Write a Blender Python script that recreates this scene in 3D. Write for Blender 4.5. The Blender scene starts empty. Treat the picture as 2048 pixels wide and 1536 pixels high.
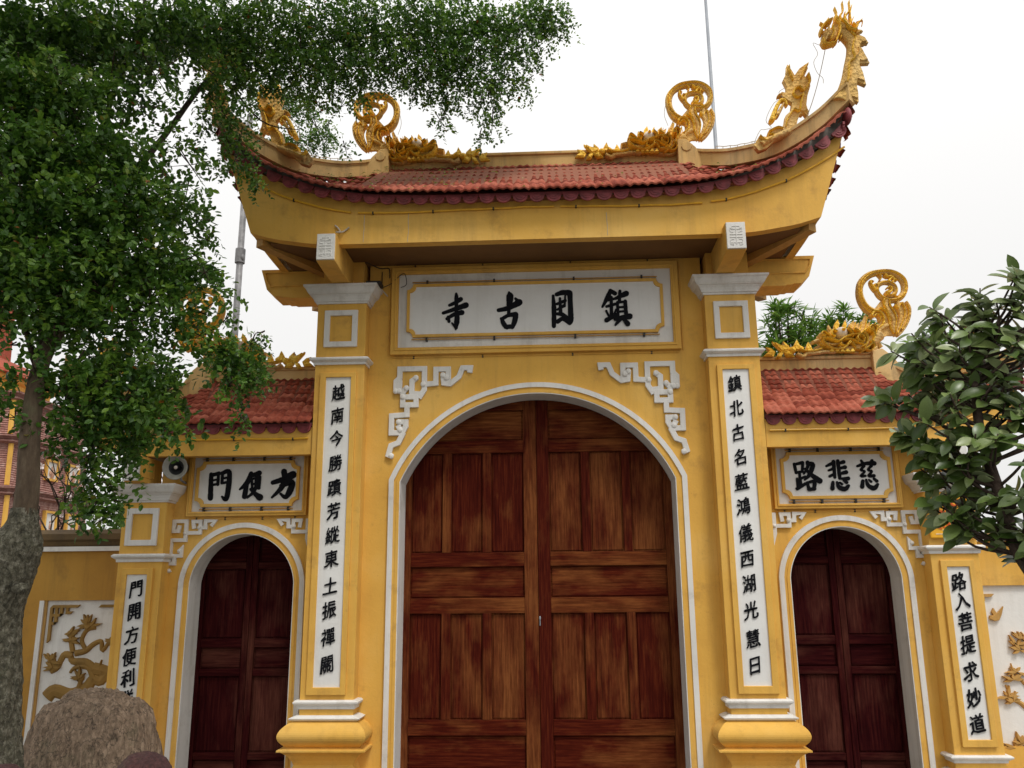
import bpy, bmesh, math, random
from mathutils import Vector, Matrix, noise
random.seed(7)
S = bpy.context.scene
COL = S.collection
PI = math.pi
# ------------------------------------------------------------------ camera
cd = bpy.data.cameras.new('camera'); cam = bpy.data.objects.new('camera', cd); COL.objects.link(cam)
S.camera = cam
cd.sensor_width = 36; cd.lens = 1702.2 * 36 / 2048; cd.clip_start = .05; cd.clip_end = 3000
pitch, yaw, roll = (math.radians(a) for a in (13.4536, -2.7475, -.5014))
fwd = Vector((math.sin(yaw) * math.cos(pitch), math.cos(yaw) * math.cos(pitch), math.sin(pitch)))
rgt = Vector((math.cos(yaw), -math.sin(yaw), 0)); upv = rgt.cross(fwd)
r2 = rgt * math.cos(roll) + upv * math.sin(roll); u2 = -rgt * math.sin(roll) + upv * math.cos(roll)
M = Matrix((r2, u2, -fwd)).transposed().to_4x4(); M.translation = (.1409, -7.0, 1.6715)
cam.matrix_world = M
# ------------------------------------------------------------------ light
SUN_EL, SUN_AZ = math.radians(58), math.radians(150)      # azimuth clockwise from +Y (the sun stands behind the camera, to the right)
W = bpy.data.worlds.new('World'); S.world = W; W.use_nodes = True
nt = W.node_tree; nt.nodes.clear()
sky = nt.nodes.new('ShaderNodeTexSky'); sky.sky_type = 'NISHITA'; sky.sun_disc = False
sky.sun_elevation = SUN_EL; sky.sun_rotation = SUN_AZ; sky.air_density = 1.2; sky.dust_density = 4; sky.ozone_density = 1
hs = nt.nodes.new('ShaderNodeHueSaturation'); hs.inputs['Saturation'].default_value = .10
mx = nt.nodes.new('ShaderNodeMix'); mx.data_type = 'RGBA'; mx.inputs['Factor'].default_value = .80
mx.inputs['B'].default_value = (10.8, 10.7, 10.55, 1)       # the even white cloud layer
bg = nt.nodes.new('ShaderNodeBackground'); bg.inputs['Strength'].default_value = .10
wo = nt.nodes.new('ShaderNodeOutputWorld')
nt.links.new(sky.outputs[0], hs.inputs['Color']); nt.links.new(hs.outputs[0], mx.inputs['A'])
tcw = nt.nodes.new('ShaderNodeTexCoord'); sx = nt.nodes.new('ShaderNodeSeparateXYZ'); pw = nt.nodes.new('ShaderNodeMath'); pw.operation = 'POWER'; pw.inputs[1].default_value = 2
ma = nt.nodes.new('ShaderNodeMath'); ma.operation = 'MULTIPLY_ADD'; ma.inputs[1].default_value = .8; ma.inputs[2].default_value = .875; vm = nt.nodes.new('ShaderNodeVectorMath'); vm.operation = 'SCALE'   # overcast: brighter towards the zenith
nt.links.new(tcw.outputs['Generated'], sx.inputs[0]); nt.links.new(sx.outputs['Z'], pw.inputs[0]); nt.links.new(pw.outputs[0], ma.inputs[0]); nt.links.new(ma.outputs[0], vm.inputs['Scale'])
nt.links.new(mx.outputs['Result'], vm.inputs[0]); nt.links.new(vm.outputs[0], bg.inputs['Color']); nt.links.new(bg.outputs[0], wo.inputs['Surface'])
sd = bpy.data.lights.new('sun', 'SUN'); sd.energy = 1.65; sd.angle = math.radians(14); sd.color = (1, .965, .91)
sun = bpy.data.objects.new('sun', sd); COL.objects.link(sun)
sv = Vector((math.sin(SUN_AZ) * math.cos(SUN_EL), math.cos(SUN_AZ) * math.cos(SUN_EL), math.sin(SUN_EL)))
sun.rotation_euler = sv.to_track_quat('Z', 'Y').to_euler()
S.view_settings.view_transform = 'Standard'; S.view_settings.look = 'None'
S.view_settings.exposure = .08; S.view_settings.gamma = 1; S.view_settings.use_curve_mapping = False
# ------------------------------------------------------------------ materials
def nodes(name):
    m = bpy.data.materials.new(name); m.use_nodes = True
    return m, m.node_tree, m.node_tree.nodes['Principled BSDF']
def N(t, typ, **kw):
    n = t.nodes.new(typ)
    for k, v in kw.items():
        if k in n.inputs: n.inputs[k].default_value = v
        else: setattr(n, k, v)
    return n
def ramp(t, fac, stops):
    r = t.nodes.new('ShaderNodeValToRGB'); e = r.color_ramp.elements
    e[0].position, e[0].color = stops[0][0], (*stops[0][1], 1); e[1].position, e[1].color = stops[-1][0], (*stops[-1][1], 1)
    for p, c in stops[1:-1]:
        q = e.new(p); q.color = (*c, 1)
    t.links.new(fac, r.inputs[0]); return r.outputs[0]
def mixc(t, fac, a, b, mode='MIX'):
    m = t.nodes.new('ShaderNodeMix'); m.data_type = 'RGBA'; m.blend_type = mode
    for s, v in (('Factor', fac), ('A', a), ('B', b)):
        if isinstance(v, (int, float)): m.inputs[s].default_value = v
        elif isinstance(v, tuple): m.inputs[s].default_value = (*v, 1)
        else: t.links.new(v, m.inputs[s])
    return m.outputs['Result']
def coords(t, scale=(1, 1, 1), kind='Object', rnd=False):
    tc = N(t, 'ShaderNodeTexCoord'); mp = N(t, 'ShaderNodeMapping'); mp.inputs['Scale'].default_value = scale
    t.links.new(tc.outputs[kind], mp.inputs[0])
    if rnd:
        oi = N(t, 'ShaderNodeObjectInfo'); ml = N(t, 'ShaderNodeMath', operation='MULTIPLY'); ml.inputs[1].default_value = 37
        t.links.new(oi.outputs['Random'], ml.inputs[0]); t.links.new(ml.outputs[0], mp.inputs['Location'])
    return mp.outputs[0]
def noise_n(t, vec, scale, detail=4, rough=.55):
    n = N(t, 'ShaderNodeTexNoise', Scale=scale, Detail=detail, Roughness=rough); t.links.new(vec, n.inputs['Vector']); return n.outputs[0]
def bump(t, h, b, strength, dist=.01):
    bn = N(t, 'ShaderNodeBump', Strength=strength, Distance=dist); t.links.new(h, bn.inputs['Height']); t.links.new(bn.outputs[0], b.inputs['Normal'])
def plaster(name, c0, c1, c2, dirt, damt=.5, rough=.8, streak=.5, speck=True, carve=0):
    m, t, b = nodes(name); v = coords(t)
    big = noise_n(t, v, 1.3, 5, .6); col = ramp(t, big, [(.3, c0), (.5, c1), (.7, c2)])
    st = noise_n(t, coords(t, (7, 7, .5)), 1.2, 7, .7)
    stf = ramp(t, st, [(.50, (0, 0, 0)), (.78, (streak, streak, streak))])
    col = mixc(t, stf, col, dirt)
    pat = noise_n(t, v, 4.5, 9, .7); pf = ramp(t, pat, [(.55, (0, 0, 0)), (.8, (damt, damt, damt))])
    col = mixc(t, pf, col, dirt)
    if speck:
        sp = noise_n(t, v, 90, 2, .5); sf = ramp(t, sp, [(.68, (0, 0, 0)), (.76, (.35, .35, .35))]); col = mixc(t, sf, col, dirt)
    t.links.new(col, b.inputs['Base Color']); b.inputs['Roughness'].default_value = rough
    fine = noise_n(t, v, 26, 8, .65)
    if carve:
        vo = N(t, 'ShaderNodeTexVoronoi', Scale=carve); t.links.new(v, vo.inputs['Vector']); ad = N(t, 'ShaderNodeMath', operation='ADD'); t.links.new(fine, ad.inputs[0]); t.links.new(vo.outputs[0], ad.inputs[1]); bump(t, ad.outputs[0], b, .9, .012)
    else: bump(t, fine, b, .35, .006)
    return m
def flat(name, c, rough=.6, var=.25, scale=20, metal=0, bstr=.1):
    m, t, b = nodes(name); v = coords(t, rnd=True); n = noise_n(t, v, scale, 5)
    d = tuple(x * (1 - var) for x in c); l = tuple(min(1, x * (1 + var)) for x in c)
    t.links.new(ramp(t, n, [(.3, d), (.7, l)]), b.inputs['Base Color']); b.inputs['Roughness'].default_value = rough
    b.inputs['Metallic'].default_value = metal; bump(t, n, b, bstr, .004); return m
MT = {}
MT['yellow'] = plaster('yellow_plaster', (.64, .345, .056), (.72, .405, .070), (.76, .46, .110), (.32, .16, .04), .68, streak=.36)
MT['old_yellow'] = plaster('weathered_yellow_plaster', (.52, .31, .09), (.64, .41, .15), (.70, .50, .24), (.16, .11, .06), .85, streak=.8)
MT['shaded_yellow'] = plaster('shaded_yellow_plaster', (.36, .175, .022), (.44, .22, .028), (.50, .27, .04), (.16, .085, .02), .7, streak=.5)  # yellow plaster with the tree's shade put into its colour, left boundary wall
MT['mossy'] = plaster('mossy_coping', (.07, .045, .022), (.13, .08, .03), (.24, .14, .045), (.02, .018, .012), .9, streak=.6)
MT['relief_shaded'] = plaster('shaded_ochre_relief', (.20, .11, .02), (.26, .145, .028), (.33, .19, .045), (.07, .04, .01), .7)  # ochre relief darkened in its colour to match the tree-shaded left wall
MT['white'] = plaster('white_plaster', (.62, .60, .56), (.72, .70, .66), (.77, .75, .71), (.33, .29, .23), .65, streak=.5)
MT['panel_white'] = plaster('white_panel_paint', (.70, .69, .66), (.76, .75, .72), (.80, .79, .76), (.45, .42, .36), .35, .6, .25, False)
MT['soffit'] = plaster('shade_browned_soffit', (.13, .060, .016), (.17, .080, .020), (.21, .10, .028), (.12, .05, .02), .5)  # brown that carries the under-eave shade in its base colour
MT['gold'] = plaster('ochre_gloss_paint', (.78, .40, .018), (.92, .54, .035), (.96, .66, .09), (.26, .11, .015), .6, .62, .3, carve=42)
MT['dull_gold'] = plaster('weathered_ochre_stucco', (.56, .33, .08), (.72, .45, .13), (.80, .58, .26), (.20, .12, .045), .9, .85, .7, carve=38)
MT['relief'] = plaster('ochre_relief_paint', (.40, .21, .05), (.48, .27, .07), (.55, .32, .09), (.2, .1, .03), .5)
MT['eye'] = flat('eyeball_paint', (.62, .55, .48), .6)
MT['ink'] = flat('black_ink_paint', (.006, .0065, .009), .8, .2); MT['ink'].node_tree.nodes['Principled BSDF'].inputs['Specular IOR Level'].default_value = .15
MT['scallop'] = flat('maroon_glazed_clay', (.235, .042, .047), .6, .4, 18, bstr=.5)
MT['moss'] = flat('moss', (.10, .13, .025), .9, .5, 60)
MT['clip'] = flat('black_clip', (.02, .015, .012), .6)
MT['tube'] = flat('yellow_light_tube', (.78, .42, .03), .35, .1)
MT['wire'] = flat('pale_wire', (.42, .37, .30), .5, .1)
MT['steel'] = flat('painted_steel', (.26, .28, .31), .45, .15, 4)
MT['old_steel'] = flat('weathered_steel', (.17, .165, .165), .5, .6, 5)
MT['speaker_grey'] = flat('grey_enamel', (.30, .29, .25), .5, .15)
MT['dark'] = flat('dark_hollow', (.02, .02, .02), .8)
MT['sign_yellow'] = flat('yellow_sign_paint', (.85, .42, .012), .4, .06, 6)
MT['sign_red'] = flat('red_sign_paint', (.72, .10, .01), .4)
MT['sign_pale'] = flat('pale_sign_paint', (.75, .60, .38), .4)
MT['weather_board'] = flat('grey_mortar', (.12, .105, .09), .9, .5, 12, bstr=.8)
def tile_mat(name, a, b_, c, dirt):
    m, t, b = nodes(name); oi = N(t, 'ShaderNodeObjectInfo'); v = coords(t, rnd=True)
    n = noise_n(t, v, 14, 6, .7); ad = N(t, 'ShaderNodeMath', operation='ADD'); sc = N(t, 'ShaderNodeMath', operation='MULTIPLY'); sc.inputs[1].default_value = .62
    sb = N(t, 'ShaderNodeMath', operation='SUBTRACT'); sb.inputs[1].default_value = .31
    t.links.new(oi.outputs['Random'], sc.inputs[0]); t.links.new(sc.outputs[0], sb.inputs[0]); t.links.new(n, ad.inputs[0]); t.links.new(sb.outputs[0], ad.inputs[1])
    col = ramp(t, ad.outputs[0], [(.22, a), (.5, b_), (.78, c)])
    w = noise_n(t, coords(t, kind='Generated', rnd=True), 5, 7, .7); col = mixc(t, ramp(t, w, [(.52, (0, 0, 0)), (.75, (.75, .75, .75))]), col, dirt)
    t.links.new(col, b.inputs['Base Color']); b.inputs['Roughness'].default_value = .9; b.inputs['Specular IOR Level'].default_value = .15; bump(t, n, b, .5, .004); return m
MT['tile'] = tile_mat('terracotta_tile', (.20, .042, .026), (.33, .078, .046), (.44, .135, .085), (.14, .06, .04))
MT['roof'] = tile_mat('terracotta_bed', (.14, .05, .03), (.2, .07, .045), (.25, .1, .06), (.05, .03, .02))
def wood(name, vert=True, tone=1., spec=.12):
    m, t, b = nodes(name); s = (42, 42, 2.2) if vert else (2.2, 42, 42)
    g = noise_n(t, coords(t, s, rnd=True), 1.6, 8, .68)
    worn = noise_n(t, coords(t, (3, 3, 1.2) if vert else (1.2, 3, 3), rnd=True), 1.4, 5, .6)
    oi = N(t, 'ShaderNodeObjectInfo')
    a = ramp(t, g, [(.25, (.026 * tone, .003 * tone, .0018)), (.5, (.085 * tone, .0115 * tone, .0045)), (.78, (.20 * tone, .040 * tone, .010))])
    c = ramp(t, g, [(.25, (.10 * tone, .022 * tone, .005)), (.78, (.44 * tone, .160 * tone, .036))])
    sc = N(t, 'ShaderNodeMath', operation='MULTIPLY_ADD'); sc.inputs[1].default_value = .19; t.links.new(oi.outputs['Random'], sc.inputs[0]); t.links.new(worn, sc.inputs[2])
    f = ramp(t, sc.outputs[0], [(.54, (0, 0, 0)), (.80, (.80, .80, .80))])
    t.links.new(mixc(t, f, a, c), b.inputs['Base Color']); b.inputs['Roughness'].default_value = .52 if spec > .021 else .65
    b.inputs['Specular IOR Level'].default_value = spec
    bump(t, g, b, .35, .004); return m
MT['wood_v'] = wood('red_lacquer_wood_upright', True, .74, .022); MT['wood_h'] = wood('red_lacquer_wood_level', False, .80, .022)
MT['dwood_v'] = wood('dark_lacquer_wood_upright', True, .34, .02); MT['dwood_h'] = wood('dark_lacquer_wood_level', False, .34, .02)
def bark(name, a, b_, c, sc=(10, 10, 3), st=1.0, dist=.02, crack=0):
    m, t, b = nodes(name); v = coords(t, sc)
    n = noise_n(t, v, 1.5, 9, .72); vo = N(t, 'ShaderNodeTexVoronoi', Scale=1.6); t.links.new(v, vo.inputs['Vector'])
    col = ramp(t, n, [(.3, a), (.5, b_), (.68, c)]); li = noise_n(t, coords(t), 5, 6, .7)
    col = mixc(t, ramp(t, li, [(.55, (0, 0, 0)), (.72, (.55, .55, .55))]), col, (.09, .10, .045))
    if crack:
        v2 = N(t, 'ShaderNodeTexVoronoi', Scale=crack, feature='DISTANCE_TO_EDGE'); nv = N(t, 'ShaderNodeTexNoise', Scale=7., Detail=5); t.links.new(coords(t, (1, 1, .6)), nv.inputs['Vector']); t.links.new(nv.outputs[1], v2.inputs['Vector']); col = mixc(t, ramp(t, v2.outputs[0], [(.0, (.8, .8, .8)), (.05, (0, 0, 0))]), col, tuple(x * .35 for x in a))
        sp_ = noise_n(t, coords(t), 60, 6, .75); col = mixc(t, ramp(t, sp_, [(.55, (0, 0, 0)), (.68, (.8, .8, .8))]), col, c); col = mixc(t, ramp(t, sp_, [(.30, (.8, .8, .8)), (.42, (0, 0, 0))]), col, a)
    t.links.new(col, b.inputs['Base Color']); b.inputs['Roughness'].default_value = .9
    mx_ = N(t, 'ShaderNodeMath', operation='ADD'); t.links.new(n, mx_.inputs[0]); t.links.new(vo.outputs[0], mx_.inputs[1]); bump(t, mx_.outputs[0], b, st, dist); return m
MT['bark'] = bark('smooth_bark', (.055, .035, .02), (.10, .068, .04), (.16, .12, .075), (16, 16, 5), .6)
MT['rough_bark'] = bark('rough_lichen_bark', (.055, .05, .032), (.17, .155, .10), (.46, .43, .33), (22, 22, 15), 1.0, .06, 9)
MT['twig'] = bark('twig_bark', (.025, .014, .01), (.05, .03, .02), (.08, .055, .04), (20, 20, 20), .5)
MT['rock'] = bark('weathered_boulder', (.11, .075, .050), (.26, .18, .118), (.44, .32, .22), (22, 22, 9), .7, .04, 5)
def leafmat(name, stops, rough=.45, trans=.25, back=None):
    m, t, b = nodes(name); at = N(t, 'ShaderNodeAttribute', attribute_name='tint'); oi = N(t, 'ShaderNodeObjectInfo')
    col = ramp(t, at.outputs['Fac'], stops)
    if back:
        ge = N(t, 'ShaderNodeNewGeometry'); col = mixc(t, ge.outputs['Backfacing'], col, back)
    nz = noise_n(t, coords(t), 30, 3); col = mixc(t, ramp(t, nz, [(.35, (0, 0, 0)), (.7, (.35, .35, .35))]), col, stops[0][1])
    t.links.new(col, b.inputs['Base Color']); b.inputs['Roughness'].default_value = rough
    tr = N(t, 'ShaderNodeBsdfTranslucent'); t.links.new(col, tr.inputs['Color']); ms = N(t, 'ShaderNodeMixShader', Fac=trans)
    o = t.nodes['Material Output']; t.links.new(b.outputs[0], ms.inputs[1]); t.links.new(tr.outputs[0], ms.inputs[2]); t.links.new(ms.outputs[0], o.inputs['Surface'])
    return m
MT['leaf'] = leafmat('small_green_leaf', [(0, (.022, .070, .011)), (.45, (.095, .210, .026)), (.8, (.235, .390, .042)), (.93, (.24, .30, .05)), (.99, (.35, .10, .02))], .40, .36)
MT['big_leaf'] = leafmat('broad_grey_green_leaf', [(0, (.036, .074, .012)), (.5, (.110, .170, .038)), (.85, (.235, .300, .100)), (1, (.37, .43, .21))], .33, .22, (.30, .36, .19))
MT['bush'] = leafmat('bright_green_leaf', [(0, (.06, .15, .025)), (.6, (.20, .38, .06)), (.95, (.30, .40, .08)), (1, (.35, .22, .03))], .5, .3)
MT['brick'] = None
def brick_mat():
    m, t, b = nodes('pink_brickwork'); v = coords(t, (1, 1, 1)); n = noise_n(t, v, 9, 7, .7)
    t.links.new(ramp(t, n, [(.3, (.20, .085, .065)), (.5, (.33, .16, .13)), (.7, (.50, .34, .29))]), b.inputs['Base Color']); b.inputs['Roughness'].default_value = .9
    w = N(t, 'ShaderNodeTexWave', Scale=6.0, Distortion=.3); w.bands_direction = 'Z'; t.links.new(v, w.inputs[0]); bump(t, w.outputs[1], b, .7, .03); return m
MT['brick'] = brick_mat()
MT['skin'] = flat('skin', (.45, .26, .18), .5); MT['hair'] = bark('dark_maroon_hair', (.020, .005, .005), (.045, .013, .012), (.075, .025, .022), (60, 60, 10), .8, .01)
MT['cloth'] = flat('grey_cloth', (.16, .17, .2), .9); MT['cloth2'] = flat('navy_cloth', (.04, .05, .1), .9)
MT['pave'] = plaster('grey_stone_paving', (.09, .085, .08), (.12, .115, .105), (.15, .145, .135), (.06, .055, .05), .5)
MT['petal'] = flat('pale_petal', (.8, .7, .68), .6); MT['petal_pink'] = flat('pink_petal', (.6, .08, .15), .6)
# ------------------------------------------------------------------ mesh builder
class MB:
    def __init__(s): s.v = []; s.f = []
    def add(s, vs, fs):
        o = len(s.v); s.v += [tuple(p) for p in vs]; s.f += [tuple(i + o for i in f) for f in fs]
    def box(s, x0, x1, y0, y1, z0, z1):
        s.add([(x0, y0, z0), (x1, y0, z0), (x1, y1, z0), (x0, y1, z0), (x0, y0, z1), (x1, y0, z1), (x1, y1, z1), (x0, y1, z1)],
              [(0, 3, 2, 1), (4, 5, 6, 7), (0, 1, 5, 4), (1, 2, 6, 5), (2, 3, 7, 6), (3, 0, 4, 7)])
    def prism(s, poly, y0, y1):            # outline in x-z, extruded along y
        a = sum(poly[i][0] * poly[(i + 1) % len(poly)][1] - poly[(i + 1) % len(poly)][0] * poly[i][1] for i in range(len(poly)))
        if a < 0: poly = poly[::-1]
        n = len(poly); s.add([(x, y0, z) for x, z in poly] + [(x, y1, z) for x, z in poly],
              [tuple(range(n)), tuple(range(2 * n - 1, n - 1, -1))] + [(i, i + n, (i + 1) % n + n, (i + 1) % n) for i in range(n)])
    def ring(s, a, b, y0, y1, closed=False):   # band between two outlines of equal length
        n = len(a); vs = [(x, y0, z) for x, z in a] + [(x, y0, z) for x, z in b] + [(x, y1, z) for x, z in a] + [(x, y1, z) for x, z in b]
        fs = []
        for i in range(n if closed else n - 1):
            j = (i + 1) % n
            fs += [(i, j, n + j, n + i), (2 * n + i, 2 * n + j, j, i), (n + i, n + j, 3 * n + j, 3 * n + i), (2 * n + i, 3 * n + i, 3 * n + j, 2 * n + j)]
        if not closed: fs += [(0, n, 3 * n, 2 * n), (n - 1, 3 * n - 1, 4 * n - 1, 2 * n - 1)]
        s.add(vs, fs)
    def loft(s, x0, x1, y0, y1, prof):     # rectangle x0..x1, y0..y1 grown by the offset at every height
        vs = []; fs = []
        for o, z in prof: vs += [(x0 - o, y0 - o, z), (x1 + o, y0 - o, z), (x1 + o, y1 + o, z), (x0 - o, y1 + o, z)]
        for k in range(len(prof) - 1):
            for i in range(4): j = (i + 1) % 4; fs.append((4 * k + i, 4 * k + j, 4 * k + 4 + j, 4 * k + 4 + i))
        e = 4 * (len(prof) - 1); fs += [(3, 2, 1, 0), (e, e + 1, e + 2, e + 3)]; s.add(vs, fs)
    def tube(s, pts, r0, r1=None, seg=8, flatten=None, caps=True):
        # round (or elliptical: half thickness in y given by flatten) tube through points
        r1 = r0 if r1 is None else r1; pts = [Vector(p) for p in pts]; n = len(pts); vs = []; fs = []; pb = None
        for i, p in enumerate(pts):
            t = (pts[min(i + 1, n - 1)] - pts[max(i - 1, 0)]); t = t.normalized() if t.length > 1e-9 else Vector((0, 0, 1))
            if flatten is not None: b = Vector((0, 1, 0)); a = t.cross(b); a = a.normalized() if a.length > 1e-6 else Vector((1, 0, 0))
            else:
                if pb is None: pb = Vector((0, 1, 0)) if abs(t.y) < .9 else Vector((1, 0, 0))
                a = t.cross(pb); a = a.normalized() if a.length > 1e-6 else Vector((1, 0, 0)); b = a.cross(t).normalized(); pb = b
            f = i / max(1, n - 1); r = r0 + (r1 - r0) * f
            rb = r if flatten is None else flatten * (1 - .25 * f)
            for k in range(seg):
                an = 2 * PI * k / seg; vs.append(p + a * (math.cos(an) * r) + b * (math.sin(an) * rb))
        for i in range(n - 1):
            for k in range(seg): l = (k + 1) % seg; fs.append((i * seg + k, i * seg + l, (i + 1) * seg + l, (i + 1) * seg + k))
        if caps: fs += [tuple(range(seg - 1, -1, -1)), tuple((n - 1) * seg + k for k in range(seg))]
        s.add(vs, fs)
    def ball(s, c, rx, ry, rz, nu=12, nv=8):
        vs = [(c[0], c[1], c[2] + rz)]; fs = []
        for j in range(1, nv):
            th = PI * j / nv
            for i in range(nu): ph = 2 * PI * i / nu; vs.append((c[0] + rx * math.sin(th) * math.cos(ph), c[1] + ry * math.sin(th) * math.sin(ph), c[2] + rz * math.cos(th)))
        vs.append((c[0], c[1], c[2] - rz)); L = len(vs) - 1
        for i in range(nu): k = (i + 1) % nu; fs.append((0, 1 + i, 1 + k)); fs.append((L, L - nu + k, L - nu + i))
        for j in range(nv - 2):
            for i in range(nu): k = (i + 1) % nu; fs.append((1 + j * nu + i, 1 + (j + 1) * nu + i, 1 + (j + 1) * nu + k, 1 + j * nu + k))
        s.add(vs, fs)
    def sweep(s, pts, w, h0, h1):          # rectangular bar along a path, upright
        pts = [Vector(p) for p in pts]; n = len(pts); vs = []; fs = []
        for i, p in enumerate(pts):
            t = pts[min(i + 1, n - 1)] - pts[max(i - 1, 0)]; t.z = 0; t.normalize(); a = Vector((t.y, -t.x, 0)) * w / 2
            vs += [p + a + Vector((0, 0, h0)), p - a + Vector((0, 0, h0)), p - a + Vector((0, 0, h1)), p + a + Vector((0, 0, h1))]
        for i in range(n - 1):
            for k in range(4): l = (k + 1) % 4; fs.append((4 * i + k, 4 * i + l, 4 * i + 4 + l, 4 * i + 4 + k))
        fs += [(0, 3, 2, 1), (4 * n - 4, 4 * n - 3, 4 * n - 2, 4 * n - 1)]; s.add(vs, fs)
    def mirror(s, cx=0):
        s.v = [(2 * cx - x, y, z) for x, y, z in s.v]; s.f = [f[::-1] for f in s.f]; return s
    def build(s, name, mat, parent=None, smooth=False, bevel=0, tint=None, **props):
        me = bpy.data.meshes.new(name); me.from_pydata(s.v, [], s.f); me.validate()
        me.materials.append(MT[mat] if isinstance(mat, str) else mat)
        if smooth: me.polygons.foreach_set('use_smooth', [True] * len(me.polygons))
        if tint is not None:
            a = me.attributes.new('tint', 'FLOAT', 'FACE'); a.data.foreach_set('value', tint)
        return link(name, me, parent, bevel, **props)
def fixn(me):
    bm = bmesh.new(); bm.from_mesh(me); bmesh.ops.recalc_face_normals(bm, faces=bm.faces); bm.to_mesh(me); bm.free()
def link(name, me, parent=None, bevel=0, **props):
    o = bpy.data.objects.new(name, me); COL.objects.link(o)
    if parent: o.parent = parent
    if bevel:
        b = o.modifiers.new('bevel', 'BEVEL'); b.width = bevel; b.segments = 2; b.limit_method = 'ANGLE'; b.angle_limit = math.radians(50)
    for k, v in props.items(): o[k] = v
    return o
def thing(name, label, cat, group=None, loc=(0, 0, 0)):
    o = bpy.data.objects.new(name, None); COL.objects.link(o); o.empty_display_size = .2; o.location = loc
    o['label'] = label; o['category'] = cat
    if group: o['group'] = group
    return o
def catmull(pts, k=5):
    if len(pts) < 3: return [tuple(p) for p in pts]
    P_ = [pts[0]] + list(pts) + [pts[-1]]; out = []
    for i in range(1, len(P_) - 2):
        for j in range(k):
            t = j / k; out.append(tuple(.5 * (2 * b + (c - a) * t + (2 * a - 5 * b + 4 * c - d) * t * t + (3 * b - a - 3 * c + d) * t ** 3) for a, b, c, d in zip(P_[i - 1], P_[i], P_[i + 1], P_[i + 2])))
    out.append(tuple(pts[-1])); return out
def interp(tab, x):
    if x <= tab[0][0]: return tab[0][1]
    for i in range(len(tab) - 1):
        if x <= tab[i + 1][0]:
            p0 = tab[max(i - 1, 0)]; p1 = tab[i]; p2 = tab[i + 1]; p3 = tab[min(i + 2, len(tab) - 1)]
            h = p2[0] - p1[0]; t = (x - p1[0]) / h
            m1 = (p2[1] - p0[1]) / (p2[0] - p0[0]) * h; m2 = (p3[1] - p1[1]) / (p3[0] - p1[0]) * h
            return (2 * t ** 3 - 3 * t * t + 1) * p1[1] + (t ** 3 - 2 * t * t + t) * m1 + (-2 * t ** 3 + 3 * t * t) * p2[1] + (t ** 3 - t * t) * m2
    return tab[-1][1]
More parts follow.
